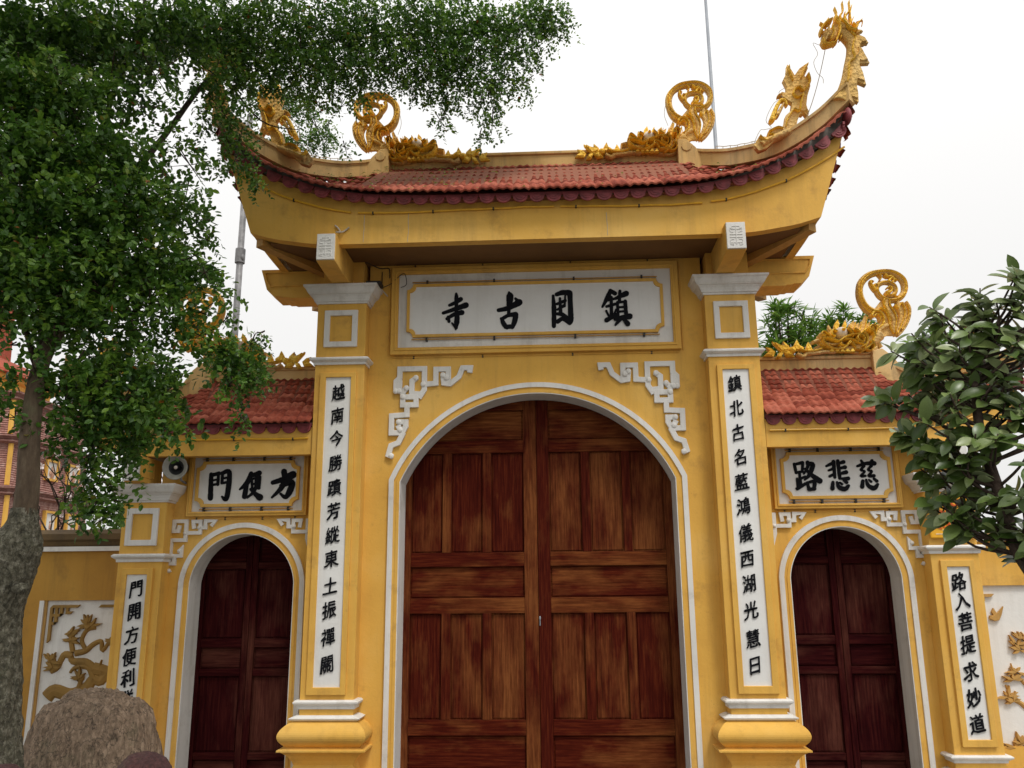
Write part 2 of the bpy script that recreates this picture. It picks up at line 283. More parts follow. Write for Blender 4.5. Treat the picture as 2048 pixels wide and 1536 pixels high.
RIDGE_DRAGON = [('t','tail',[(1.4283,6.0173),(1.3744,6.0527),(1.3366,6.1126),(1.3196,6.1888),(1.3296,6.2684),(1.3703,6.3302),(1.4327,6.3743),(1.5087,6.3924),(1.5913,6.3933),(1.6608,6.365),(1.7099,6.3123),(1.7209,6.2486),(1.7061,6.1903),(1.6662,6.1458),(1.6053,6.1231),(1.5462,6.1296),(1.496,6.1651),(1.4727,6.2164),(1.4867,6.2663),(1.5332,6.294),(1.5854,6.2919),(1.6286,6.2649),(1.6407,6.2181),(1.6159,6.1771),(1.5709,6.1705),(1.5465,6.2008)],0.0354,0.0192,0.045,0,0),('t','tail',[(1.4283,6.0173),(1.3744,6.0527),(1.3366,6.1126),(1.3196,6.1888),(1.3296,6.2684),(1.3703,6.3302),(1.4327,6.3743),(1.5087,6.3924),(1.5913,6.3933),(1.6608,6.365),(1.7099,6.3123),(1.7209,6.2486),(1.7061,6.1903),(1.6662,6.1458),(1.6053,6.1231),(1.5462,6.1296),(1.496,6.1651),(1.4727,6.2164),(1.4867,6.2663),(1.5332,6.294),(1.5854,6.2919),(1.6286,6.2649),(1.6407,6.2181),(1.6159,6.1771),(1.5709,6.1705),(1.5465,6.2008)],0.0103,0.0074,0.068,1,0),('t','tail',[(1.4203,5.9971),(1.3618,6.0355),(1.3208,6.1004),(1.3023,6.183),(1.3131,6.2694),(1.3572,6.3365),(1.4249,6.3843),(1.5075,6.404),(1.5971,6.405),(1.6725,6.3743),(1.7258,6.317),(1.7376,6.2479),(1.7216,6.1847),(1.6782,6.1365),(1.6122,6.1118)],0.0066,0.0059,0.06,1,0),('t','tail',[(1.3427,6.0873),(1.3289,6.18),(1.3444,6.2636),(1.3925,6.325),(1.4697,6.3643),(1.5529,6.3779)],0.0059,0.0044,0.05,1,0.0),('t','tail',[(1.5524,6.3694),(1.5811,6.3471),(1.6112,6.3501),(1.6319,6.3196),(1.6152,6.2907)],0.0148,0.0081,0.05,1,0),('t','tail',[(1.5782,6.2964),(1.5985,6.3252),(1.6254,6.3368),(1.6609,6.3058)],0.0133,0.0073,0.05,1,0),('t','tail',[(1.4653,6.2167),(1.4443,6.2427),(1.4275,6.2771),(1.4255,6.311),(1.4512,6.3015)],0.0162,0.0089,0.05,1,0),('t','tail',[(1.4832,6.2707),(1.4573,6.276),(1.4555,6.2423)],0.0118,0.0065,0.05,1,0),('t','tail',[(1.5465,6.2008),(1.5723,6.1956),(1.6036,6.2196),(1.5906,6.2538),(1.5636,6.238)],0.0148,0.0081,0.05,1,0),('t','tail',[(1.5411,6.1717),(1.5644,6.1875),(1.5738,6.2208)],0.0118,0.0065,0.05,1,0),('t','tail',[(1.5003,6.3758),(1.5208,6.341),(1.504,6.3079)],0.0096,0.0053,0.05,1,0),('t','tail',[(1.6442,6.1509),(1.6155,6.1688),(1.6318,6.1933)],0.0103,0.0057,0.05,1,0),('t','tail',[(1.5462,6.1296),(1.5317,6.0717),(1.5617,6.0122),(1.5874,5.9449),(1.5793,5.8709),(1.5796,5.8132)],0.0325,0.0222,0.05,0,0),('t','tail',[(1.5605,6.1207),(1.5646,6.0621),(1.5977,5.9943),(1.6049,5.9277),(1.5894,5.854),(1.5934,5.7963)],0.0081,0.0066,0.07,1,0),('t','tail',[(1.5164,6.1307),(1.5131,6.0724),(1.5321,6.0134),(1.55,5.938),(1.5462,5.8721),(1.5718,5.8053)],0.0081,0.0066,0.07,1,0),('t','tail',[(1.4746,6.0489),(1.521,6.0138),(1.5431,5.9466),(1.5356,5.8807)],0.0103,0.0066,0.07,1,0),('t','tail',[(1.6417,6.1092),(1.6414,6.0425),(1.6531,5.9921),(1.6417,5.9263),(1.6115,5.8532),(1.5897,5.7965)],0.0192,0.0118,0.045,0,0),('t','tail',[(1.6703,6.0913),(1.6884,6.024),(1.677,5.9581),(1.6429,5.885),(1.6012,5.8042)],0.0074,0.0066,0.06,1,0),('t','tail',[(1.7121,6.1064),(1.738,6.0471),(1.7296,5.9727),(1.6992,5.8994),(1.6547,5.8351),(1.6078,5.7917)],0.0162,0.0103,0.045,0,0),('t','tail',[(1.7137,6.073),(1.7206,6.0062),(1.697,5.9242),(1.64,5.8357)],0.0059,0.0052,0.06,1,0),('t','tail',[(1.61,6.077),(1.6377,6.0426),(1.6545,6.0753),(1.6856,6.0991)],0.0118,0.0074,0.05,1,0),('t','tail',[(1.3927,5.9771),(1.4133,6.0137),(1.4545,6.0205),(1.4865,5.9943),(1.4982,5.94),(1.4807,5.891),(1.4346,5.8598),(1.3881,5.8203)],0.0126,0.0089,0.07,1,0),('t','tail',[(1.4108,5.9682),(1.4381,5.992),(1.4668,5.9743),(1.468,5.9287)],0.0089,0.0059,0.07,1,0),('t','tail',[(1.525,5.8894),(1.4641,5.8587),(1.4314,5.8023),(1.4348,5.7283),(1.4545,5.6868)],0.0222,0.0177,0.055,0,0),('t','head',[(1.4388,5.802),(1.3846,5.7547),(1.3235,5.716),(1.2479,5.6779),(1.1587,5.6647),(1.071,5.6842)],0.0576,0.0354,0.08,0,-0.03),('t','head',[(1.405,5.8609),(1.379,5.7878),(1.3456,5.7152),(1.2985,5.6597),(1.2303,5.6214)],0.0089,0.0074,0.11,1,-0.06),('t','head',[(1.3525,5.8463),(1.3629,5.7637),(1.3296,5.6913),(1.2761,5.6524)],0.0074,0.0059,0.11,1,-0.06),('t','head',[(1.2691,5.8082),(1.3035,5.7577),(1.2932,5.7007),(1.2475,5.6697)],0.0074,0.0059,0.11,1,-0.06),('t','head',[(0.8962,5.7519),(0.9705,5.7575),(1.0507,5.7259),(1.119,5.7644),(1.1941,5.7863),(1.2535,5.7923),(1.2999,5.8318)],0.0111,0.0074,0.1,1,-0.07),('t','head',[(0.9105,5.7391),(0.9455,5.6887),(1.0106,5.6537),(1.0847,5.6592),(1.1381,5.6981),(1.1684,5.7134),(1.1955,5.6634)],0.0103,0.0074,0.1,1,-0.07),('t','head',[(0.8435,5.7333),(0.896,5.7478),(0.9542,5.7211),(1.0278,5.7103),(1.1024,5.724)],0.0162,0.0118,0.07,0,-0.04),('t','head',[(1.1576,5.6403),(1.216,5.6301),(1.2744,5.6199),(1.3413,5.6338),(1.3953,5.6807)],0.0148,0.0089,0.06,0,-0.04),('t','head',[(1.1874,5.6474),(1.246,5.6412),(1.3141,5.6755),(1.3608,5.7228)],0.0066,0.0059,0.1,1,-0.07),('b','eye',(1.1065,5.8142),0.0576,0.07,2,-0.04),('b','eye',(1.1072,5.8306),0.0192,0.1,1,-0.06),('p','mane',[(1.0091,5.7931),(1.0052,5.8757),(1.0141,5.9085),(1.0379,5.8579),(1.055,5.8243)],0.03,0,0),('p','mane',[(1.0483,5.8411),(1.0701,5.9146),(1.1017,5.9549),(1.111,5.9131),(1.0935,5.8559)],0.03,1,0),('p','mane',[(1.1161,5.8633),(1.1481,5.9117),(1.1684,5.9483),(1.1736,5.9025),(1.1602,5.8534)],0.03,1,0),('p','mane',[(1.1742,5.8364),(1.2,5.9098),(1.2387,5.9415),(1.244,5.8999),(1.2823,5.9233),(1.272,5.8658),(1.3037,5.9059),(1.3454,5.9955),(1.3627,5.97),(1.3481,5.9043),(1.3868,5.9359),(1.3607,5.8625),(1.3282,5.8061),(1.2158,5.7773)],0.03,0,0),('t','mane',[(1.2174,5.8101),(1.2391,5.8753),(1.2527,5.9244)],0.0103,0.003,0.05,1,0),('t','mane',[(1.2544,5.8088),(1.2868,5.8652),(1.3087,5.9306)],0.0103,0.003,0.05,1,0),('t','mane',[(1.2987,5.8071),(1.3316,5.8718),(1.3553,5.9703)],0.0103,0.003,0.05,1,0),('t','mane',[(1.3347,5.7894),(1.3824,5.8534),(1.4303,5.9177)],0.0103,0.003,0.05,1,0),('t','mane',[(1.1886,5.8276),(1.2017,5.8684),(1.2144,5.901)],0.0103,0.003,0.05,1,0),('t','mane',[(1.3551,5.7558),(1.4028,5.8198),(1.4368,5.9009)],0.0103,0.003,0.05,1,0),('t','mane',[(1.0194,5.8586),(1.0324,5.8169),(1.0536,5.7914)],0.0103,0.0044,0.05,1,0),('p','mane',[(0.9269,5.7796),(0.9578,5.8073),(0.9952,5.8141),(0.9785,5.7695)],0.02,0,0),('p','leaf_scroll',[(0.4015,5.6099),(0.4548,5.6571),(0.4259,5.6909),(0.4703,5.6811),(0.5065,5.6471),(0.4905,5.6068)],0.03,1,-0.08),('p','leaf_scroll',[(0.4938,5.7213),(0.4869,5.7421),(0.5381,5.7115),(0.6045,5.6927),(0.5837,5.7427),(0.627,5.7001),(0.6405,5.6587),(0.5656,5.6368)],0.03,1,-0.08),('p','leaf_scroll',[(0.5047,5.5818),(0.536,5.6378),(0.5807,5.6444),(0.5493,5.5884)],0.03,1,-0.08),('p','leaf_scroll',[(0.5805,5.6363),(0.6405,5.6587),(0.6683,5.6005),(0.6088,5.5945)],0.03,1,-0.08),('p','leaf_scroll',[(0.6715,5.6985),(0.7032,5.7548),(0.72,5.705),(0.7599,5.679),(0.7291,5.6473),(0.6702,5.6576)],0.03,1,-0.08),('p','leaf_scroll',[(0.7747,5.6784),(0.7989,5.7308),(0.8197,5.6932),(0.833,5.6518),(0.788,5.6371)],0.03,1,-0.08),('b','leaf_scroll',(0.6554,5.6581),0.0332,0.05,1,-0.08),('t','leaf_scroll',[(0.6913,5.6242),(0.7422,5.5979),(0.7727,5.6213),(0.8321,5.6274),(0.8915,5.6334),(0.9509,5.6395),(1.0244,5.6328)],0.0192,0.0133,0.05,0,-0.08),('t','leaf_scroll',[(0.7075,5.6645),(0.7587,5.6463),(0.8327,5.6437),(0.9075,5.6655)],0.0103,0.0074,0.06,1,-0.09),('p','leaf_scroll',[(0.9653,5.6308),(0.9889,5.6667),(1.0132,5.6291)],0.04,1,-0.09),('p','leaf_scroll',[(1.0095,5.6292),(1.0332,5.6651),(1.0574,5.6275)],0.04,1,-0.09),('p','leaf_scroll',[(1.0537,5.6277),(1.0775,5.6635),(1.1016,5.626)],0.04,1,-0.09),('p','leaf_scroll',[(1.0979,5.6261),(1.1217,5.662),(1.1458,5.6244)],0.04,1,-0.09),('p','leaf_scroll',[(1.1421,5.6245),(1.1659,5.6604),(1.1899,5.6229)],0.04,1,-0.09),('p','tail',[(1.4932,6.1149),(1.5818,6.1031),(1.5913,6.0111),(1.6076,5.9111),(1.586,5.7966),(1.5198,5.799),(1.4287,5.7531),(1.389,5.8367),(1.459,5.9001),(1.4848,5.9654),(1.4135,6.0179),(1.4454,6.0583)],0.03,0,0),('p','tail',[(1.6412,6.1008),(1.6861,6.1074),(1.7433,6.0718),(1.7402,5.964),(1.7019,5.8828),(1.6076,5.7876),(1.6454,5.9262),(1.6578,6.0086)],0.025,0,0),('p','head',[(0.8321,5.6274),(0.8796,5.7074),(0.9767,5.7285),(1.0017,5.7933),(1.1046,5.7731),(1.1816,5.8361),(1.3303,5.8471),(1.4046,5.8526),(1.4287,5.7531),(1.4169,5.6718),(1.3401,5.6094),(1.0972,5.6099)],0.05,0,0),('t','head',[(1.2351,5.7192),(1.2146,5.7527),(1.2457,5.7844),(1.2814,5.7585),(1.272,5.7179),(1.2429,5.7271)],0.0081,0.0059,0.115,1,-0.05),('t','head',[(1.3503,5.8052),(1.3299,5.8389),(1.3612,5.8707),(1.3968,5.8447),(1.3798,5.8042)],0.0081,0.0059,0.115,1,-0.05),('t','head',[(1.0303,5.7676),(1.0017,5.7933),(1.0183,5.8339),(1.0546,5.8161)],0.0081,0.0059,0.115,1,-0.05),('t','head',[(1.1467,5.7224),(1.1153,5.6826),(1.0717,5.7005),(1.088,5.7327)],0.0081,0.0059,0.115,1,-0.05),('t','head',[(1.324,5.7242),(1.3582,5.6739),(1.3193,5.6345),(1.2765,5.6605),(1.3006,5.7005)],0.0081,0.0059,0.115,1,-0.05),('t','head',[(0.9414,5.7708),(0.9128,5.7966),(0.936,5.8204),(0.9721,5.7944),(1.0003,5.7605)],0.0081,0.0059,0.115,1,-0.05),('t','head',[(1.1033,5.7444),(1.1698,5.742),(1.213,5.72),(1.2708,5.6934)],0.0089,0.0059,0.11,1,-0.05),('t','head',[(1.1964,5.8356),(1.2396,5.8093),(1.2519,5.7596)],0.0089,0.0059,0.11,1,-0.05),('t','head',[(1.145,5.8457),(1.1804,5.8115),(1.1855,5.762)],0.0089,0.0059,0.11,1,-0.05)]
HIP_DRAGON = [('p','body',[(1.9016,5.3213),(1.953,5.4025),(2.0265,5.3905),(2.0914,5.4807),(2.1663,5.4871),(2.1912,5.5886),(2.2405,5.6335),(2.255,5.7081),(2.1891,5.7672),(2.1407,5.7881),(2.1763,5.8151),(2.2172,5.8039),(2.2226,5.8702),(2.1988,5.9378),(2.2336,6.0034),(2.2441,6.0798),(2.277,6.0208),(2.2981,5.972),(2.3455,6.0371),(2.4083,6.0825),(2.4166,6.0341),(2.3807,5.959),(2.4207,5.9383),(2.4223,5.8621),(2.3891,5.7687),(2.3735,5.6846),(2.3809,5.6281),(2.3719,5.5724),(2.3504,5.6105),(2.3076,5.5935),(2.2863,5.5384),(2.2628,5.4557),(2.176,5.4035),(2.0819,5.3608),(2.0104,5.2899),(1.9427,5.2648)],0.05,0,0),('t','claw',[(2.0676,5.5467),(2.1136,5.6572),(2.1574,5.7354),(2.1951,5.7387),(2.212,5.6909)],0.0216,0.0116,0.05,1,0),('t','claw',[(2.1167,5.5915),(2.1649,5.674),(2.1845,5.7108)],0.0183,0.01,0.05,0,0),('t','claw',[(2.0672,5.542),(2.098,5.5642),(2.1272,5.6192)],0.0083,0.0066,0.06,1,0),('t','curl',[(2.3426,5.8084),(2.3205,5.8424),(2.2811,5.8203),(2.2692,5.7782),(2.3,5.7487),(2.3394,5.7707)],0.0108,0.0091,0.085,1,0),('t','curl',[(2.4066,5.9675),(2.419,5.9002),(2.3874,5.8445),(2.3509,5.8081)],0.0124,0.0083,0.085,1,0),('t','curl',[(2.3477,5.7704),(2.3246,5.6959),(2.3149,5.6306),(2.2889,5.6176),(2.2612,5.6327),(2.2291,5.5965),(2.1948,5.5325),(2.182,5.4773)],0.0083,0.0066,0.085,1,0),('t','curl',[(2.4108,6.0632),(2.3765,6.007),(2.3449,5.9318)],0.01,0.0083,0.08,1,0),('t','curl',[(2.2501,6.0507),(2.2571,5.9832),(2.2766,5.9156)],0.0083,0.0075,0.08,1,0),('t','curl',[(2.0383,5.4363),(2.1071,5.4708),(2.1558,5.4597)],0.0116,0.0066,0.08,1,0),('t','curl',[(1.9523,5.3932),(1.9982,5.3454),(2.0497,5.3712),(2.069,5.4074),(2.0279,5.4089)],0.0091,0.0075,0.08,1,0),('t','body',[(1.9633,5.3191),(2.0497,5.3712),(2.161,5.4225),(2.2463,5.4563)],0.0332,0.0282,0.07,0,0),('t','body',[(2.3339,5.6112),(2.3611,5.6382),(2.3797,5.6141),(2.3719,5.5724)],0.0166,0.0083,0.06,0,0),('t','body',[(2.1748,5.7962),(2.1491,5.7877),(2.1441,5.7785)],0.0149,0.0083,0.05,0,0)]
TIP_DRAGON = [('t','body',[(2.5598,5.5206),(2.6079,5.6086),(2.6511,5.7245),(2.6786,5.8419),(2.7064,5.9601),(2.7086,6.0618),(2.6679,6.1381),(2.6153,6.1778),(2.5429,6.181)],0.0758,0.0463,0.07,0,0),('t','body',[(2.5816,5.6638),(2.6159,5.6896),(2.6336,5.7889),(2.6447,5.8616),(2.692,5.8963),(2.6834,5.9703),(2.6996,6.0529),(2.7203,6.0985),(2.6848,6.1466)],0.0088,0.0072,0.1,1,0),('t','body',[(2.692,5.8963),(2.7285,5.9407),(2.7429,6.0047)],0.0072,0.0056,0.1,0,0),('p','crest',[(2.7206,6.1824),(2.7617,6.19),(2.8048,6.1787),(2.7668,6.1617),(2.7329,6.1445)],0.03,0,0),('p','crest',[(2.699,6.1274),(2.7645,6.1384),(2.8101,6.1131),(2.8328,6.061),(2.7809,6.0633),(2.7537,6.032),(2.7049,6.0249)],0.04,0,0),('p','crest',[(2.7067,6.0433),(2.7687,6.0221),(2.7931,5.9472),(2.8228,5.8724),(2.7533,5.8708),(2.7079,5.8956)],0.04,0,0),('p','crest',[(2.692,5.8963),(2.743,5.8483),(2.7603,5.7837),(2.774,5.6696),(2.7125,5.7038),(2.666,5.7148)],0.04,0,0),('p','crest',[(2.6273,5.7254),(2.6958,5.6954),(2.7025,5.6048),(2.6974,5.5152),(2.6564,5.5392),(2.6105,5.5545)],0.04,0,0),('b','head',(2.5234,6.1445),0.0678,0.06,0,0),('b','head',(2.6359,6.2237),0.0639,0.06,0,0),('t','head',[(2.5768,6.2828),(2.5997,6.2254),(2.5974,6.1599),(2.5712,6.0957),(2.5556,6.0592)],0.012,0.0096,0.08,1,-0.02),('t','head',[(2.5437,6.2749),(2.4926,6.249),(2.4512,6.1945),(2.4559,6.1568)],0.012,0.008,0.07,1,-0.02),('t','head',[(2.5358,6.1907),(2.5386,6.1345),(2.5084,6.0706)],0.0104,0.008,0.07,1,-0.04),('t','head',[(2.4539,6.0916),(2.4742,6.0488),(2.5311,6.0556),(2.5685,6.0679)],0.0128,0.008,0.06,1,-0.02),('t','head',[(2.5027,6.1828),(2.4878,6.1087),(2.4674,6.0631)],0.0096,0.0064,0.07,0,-0.04),('t','head',[(2.6145,6.2529),(2.643,6.214),(2.6644,6.185),(2.7098,6.1549),(2.7465,6.2)],0.0104,0.0072,0.08,1,-0.03),('t','head',[(2.7092,6.2298),(2.7314,6.2101),(2.7428,6.1628)],0.0128,0.008,0.06,1,-0.02),('t','head',[(2.6099,6.122),(2.5992,6.0945),(2.6206,6.1495)],0.008,0.0048,0.04,1,-0.02),('t','flame',[(2.5992,6.263),(2.5844,6.3202),(2.6042,6.3572),(2.5898,6.4195)],0.0128,0.0024,0.035,1,0),('t','flame',[(2.6404,6.2705),(2.6307,6.337),(2.6595,6.383),(2.6601,6.4733)],0.0128,0.0024,0.035,1,0),('t','flame',[(2.6807,6.2687),(2.6701,6.3258),(2.7129,6.39),(2.7178,6.4802)],0.0128,0.0024,0.035,1,0),('t','flame',[(2.712,6.2579),(2.7132,6.3521),(2.7378,6.4364)],0.0128,0.0024,0.035,1,0),('t','flame',[(2.694,6.2399),(2.7179,6.2764),(2.7427,6.3224)],0.0128,0.0024,0.035,1,0),('t','flame',[(2.6637,6.2601),(2.6642,6.3071),(2.6747,6.3728)],0.0128,0.0024,0.035,1,0),('t','flame',[(2.5428,6.2655),(2.5217,6.2995),(2.5351,6.313)],0.0128,0.0024,0.035,1,0),('t','flame',[(2.516,6.2385),(2.4774,6.2591),(2.4589,6.2788)],0.0128,0.0024,0.035,1,0),('t','flame',[(2.7314,6.2101),(2.7772,6.2643),(2.8087,6.2958)],0.0128,0.0024,0.035,1,0),('t','flame',[(2.7621,6.2744),(2.8118,6.2863),(2.8025,6.235)],0.004,0.0032,0.015,1,0)]
FRET_MAIN = [[(0.5664,3.5022),(0.5618,3.5336),(0.6313,3.5336),(0.6622,3.4551),(0.7394,3.3923),(0.7934,3.4002),(0.8011,3.4708)],[(0.7548,3.408),(0.7548,3.5257),(0.8629,3.5257),(0.8629,3.4002),(0.971,3.3923)],[(0.8011,3.4708),(0.7702,3.4472)],[(1.0018,3.2824),(0.9632,3.3452),(0.9632,3.5336),(1.1794,3.5336),(1.1794,3.4551),(1.2103,3.4237),(1.2103,3.3342)],[(1.1794,3.4237),(1.1794,3.3342)],[(0.9941,3.306),(1.0713,3.3138),(1.0713,3.4237),(1.0358,3.4504)],[(1.0327,3.2824),(1.0327,3.2117),(1.1485,3.2117),(1.1485,3.3295),(1.1176,3.3609)],[(1.0327,3.2824),(1.1485,3.2824)],[(1.1099,3.2039),(1.1099,3.1254),(1.2412,3.1176),(1.2412,2.9684),(1.1485,2.9684),(1.1176,3.0233),(1.1176,3.0626),(1.1794,3.0626)],[(1.1794,3.0233),(1.164,2.992)],[(1.1408,2.9606),(1.1794,2.8821),(1.2412,2.8585),(1.2612,2.78),(1.2365,2.769)]]
FRET_SIDE = [[(2.8109,2.2178),(2.783,2.254),(2.8668,2.254),(2.8668,2.1977),(2.9186,2.1977)],[(2.9665,2.1977),(2.9745,2.2499),(2.9106,2.2499),(2.9106,2.1536),(3.0383,2.1536)],[(3.0942,2.2098),(3.1022,2.1696),(3.1421,2.1696),(3.1421,2.254),(3.0343,2.254),(3.0343,2.0934),(3.158,2.0934),(3.158,1.9609),(3.0623,1.9609),(3.0543,2.0331),(3.0782,2.001)],[(3.1181,1.9609),(3.1181,1.8966),(3.178,1.8966),(3.186,1.8163),(3.154,1.8364)]]
BRUSH_MAIN = {'a':[[(-0.6884,4.2092,16),(-0.6865,4.1658,26),(-0.6884,4.0308,20)],[(-0.7468,4.1028,20),(-0.693,4.1274,24),(-0.6485,4.157,30)],[(-0.8025,4.0319,20),(-0.7208,4.0587,26),(-0.6021,4.0999,38)],[(-0.7691,3.9771,20),(-0.7069,4.0159,26),(-0.6373,4.0324,34)],[(-0.758,3.9941,20),(-0.7505,3.9534,20)],[(-0.6763,4.0305,26),(-0.6819,3.9439,34),(-0.6902,3.8786,10)],[(-0.6874,3.8959,24),(-0.7246,3.9373,10)]],'b':[[(-0.3125,4.046,26),(-0.2244,4.0649,32),(-0.1316,4.1145,44)],[(-0.1288,4.1125,34),(-0.164,4.1501,16)],[(-0.2197,4.2094,14),(-0.2123,4.1678,46),(-0.2225,4.0572,26),(-0.2244,4.0042,20)],[(-0.2893,3.9673,20),(-0.2661,3.9156,30),(-0.2401,3.8841,24)],[(-0.2865,3.9624,22),(-0.2244,3.9974,24),(-0.164,4.0016,36)],[(-0.1613,3.9958,34),(-0.1752,3.9306,32),(-0.1956,3.8878,26)],[(-0.2522,3.8902,26),(-0.1919,3.8944,28)]],'c':[[(0.1682,4.1674,18),(0.1738,4.0371,30),(0.17,3.8878,26)],[(0.1997,4.1791,26),(0.2536,4.195,34),(0.3111,4.1916,36)],[(0.3167,4.1895,34),(0.3185,4.0429,32),(0.3185,3.9465,36),(0.3074,3.9131,28)],[(0.2034,3.9284,28),(0.2489,3.9532,26),(0.3046,3.918,30)],[(0.1979,4.0895,16),(0.274,4.1193,20)],[(0.2276,4.1417,16),(0.2313,4.0067,24)],[(0.2034,4.0383,14),(0.2647,4.0733,20)],[(0.1905,3.9981,16),(0.235,3.9969,26),(0.2833,3.9648,22)],[(0.274,4.1598,14),(0.2684,4.0684,14)]],'d':[[(0.673,4.2023,24),(0.6452,4.1404,30),(0.5969,4.053,14)],[(0.6712,4.2024,24),(0.7101,4.1753,28)],[(0.6526,4.1132,16),(0.7101,4.1271,16)],[(0.634,4.0559,18),(0.7129,4.0769,18)],[(0.6767,4.1396,20),(0.673,3.9517,24)],[(0.6294,4.0155,14),(0.647,3.9745,14)],[(0.7129,4.0249,12),(0.699,3.9847,14)],[(0.6294,3.9307,30),(0.7176,3.9804,22)],[(0.7129,4.1271,18),(0.8085,4.1708,36)],[(0.7547,4.1934,20),(0.7473,4.1069,20)],[(0.7287,4.09,18),(0.7306,3.9646,18)],[(0.7964,4.0979,24),(0.8011,3.9705,24)],[(0.7287,4.09,14),(0.7964,4.0959,14)],[(0.7315,4.0446,12),(0.7937,4.0478,12)],[(0.7315,4.0051,12),(0.7937,4.0093,12)],[(0.7055,3.9383,24),(0.8308,3.9601,36)],[(0.7473,3.9353,24),(0.7046,3.8863,14)],[(0.7779,3.9345,20),(0.8104,3.8931,32)]]}
BRUSH_LEFT = {'e':[[(-2.8429,2.6552,26),(-2.8348,2.4489,34)],[(-2.8398,2.6473,24),(-2.774,2.6622,26)],[(-2.7781,2.6572,20),(-2.7781,2.5659,20)],[(-2.8348,2.6007,13),(-2.7791,2.6106,13)],[(-2.8348,2.561,16),(-2.7791,2.5699,16)],[(-2.7467,2.6612,24),(-2.683,2.6711,30),(-2.684,2.4985,32),(-2.6981,2.439,32),(-2.7315,2.4588,14)],[(-2.7417,2.6572,18),(-2.7417,2.5778,18)],[(-2.7417,2.6165,13),(-2.688,2.6255,13)],[(-2.7417,2.5759,16),(-2.688,2.5858,16)]],'f':[[(-2.4887,2.6572,28),(-2.519,2.5778,34),(-2.5797,2.5213,14)],[(-2.521,2.5778,26),(-2.5342,2.4588,34)],[(-2.4907,2.6354,22),(-2.4178,2.6602,34)],[(-2.4806,2.6076,16),(-2.4704,2.5183,16)],[(-2.4097,2.6255,20),(-2.4128,2.5282,20)],[(-2.4806,2.6076,14),(-2.4097,2.6255,16)],[(-2.4755,2.562,13),(-2.4148,2.5759,13)],[(-2.4704,2.5203,16),(-2.4148,2.5322,16)],[(-2.4401,2.6572,20),(-2.4441,2.5183,20),(-2.5089,2.4489,14)],[(-2.4826,2.5203,18),(-2.4451,2.4836,26),(-2.3996,2.4489,42)]],'g':[[(-2.1992,2.6691,38),(-2.1911,2.6255,34)],[(-2.2913,2.5759,30),(-2.2073,2.6016,34),(-2.1213,2.6403,50)],[(-2.1891,2.6076,34),(-2.2154,2.5282,32),(-2.2933,2.4469,14)],[(-2.2174,2.5461,26),(-2.1264,2.5759,40),(-2.1395,2.4985,40),(-2.1749,2.4489,28),(-2.2205,2.4786,14)]]}
BRUSH_RIGHT = {'h':[[(2.1757,2.6663,24),(2.1851,2.5934,22)],[(2.1757,2.663,20),(2.2459,2.6788,24)],[(2.2467,2.6746,20),(2.2358,2.6017,20)],[(2.1835,2.5934,18),(2.2381,2.6042,20)],[(2.2116,2.5934,20),(2.2147,2.4773,24)],[(2.2147,2.542,16),(2.2553,2.5586,20)],[(2.1874,2.542,18),(2.1913,2.4674,22)],[(2.1835,2.4591,26),(2.2537,2.5005,22)],[(2.2865,2.6796,28),(2.2849,2.6431,22),(2.2475,2.5834,14)],[(2.2849,2.6663,24),(2.3278,2.658,34),(2.2943,2.5768,28),(2.2514,2.5337,14)],[(2.2615,2.6249,18),(2.3177,2.5668,30),(2.3723,2.5221,42)],[(2.2693,2.5088,20),(2.2787,2.4524,24)],[(2.2732,2.5088,20),(2.3278,2.5171,24),(2.3208,2.4607,28)],[(2.2771,2.4508,24),(2.3239,2.4558,26)]],'i':[[(2.4409,2.6456,18),(2.4955,2.6705,26)],[(2.4565,2.6083,16),(2.4994,2.6249,22)],[(2.4604,2.5586,20),(2.5033,2.5793,22)],[(2.5033,2.6829,28),(2.5017,2.5503,22)],[(2.5392,2.6879,26),(2.5423,2.542,24)],[(2.5423,2.6663,18),(2.586,2.6788,28)],[(2.5462,2.6249,18),(2.5938,2.634,28)],[(2.5462,2.5793,18),(2.5985,2.5917,30)],[(2.5501,2.5378,16),(2.6094,2.5387,30)],[(2.4815,2.5088,22),(2.4721,2.4558,30)],[(2.5158,2.5088,16),(2.5283,2.4674,30),(2.5735,2.4508,34),(2.6063,2.4773,22)],[(2.5384,2.5055,14),(2.5548,2.4922,18)],[(2.5735,2.5254,18),(2.5938,2.5055,24)]],'j':[[(2.7334,2.6871,18),(2.7467,2.663,22)],[(2.8231,2.6871,22),(2.8013,2.6597,18)],[(2.6983,2.6415,20),(2.7685,2.6622,26),(2.8387,2.663,34)],[(2.7529,2.6415,20),(2.7233,2.6083,18),(2.7529,2.5967,16),(2.7194,2.5586,20),(2.7545,2.5586,18)],[(2.8122,2.6415,20),(2.7818,2.6083,18),(2.8122,2.5967,16),(2.7818,2.5586,20),(2.8247,2.5586,26)],[(2.7295,2.5171,22),(2.7186,2.4674,30)],[(2.7576,2.5254,16),(2.7701,2.4773,28),(2.8153,2.4549,34),(2.8481,2.4856,20)],[(2.781,2.5254,14),(2.7966,2.5088,18)],[(2.8231,2.5337,18),(2.8434,2.5138,24)]]}
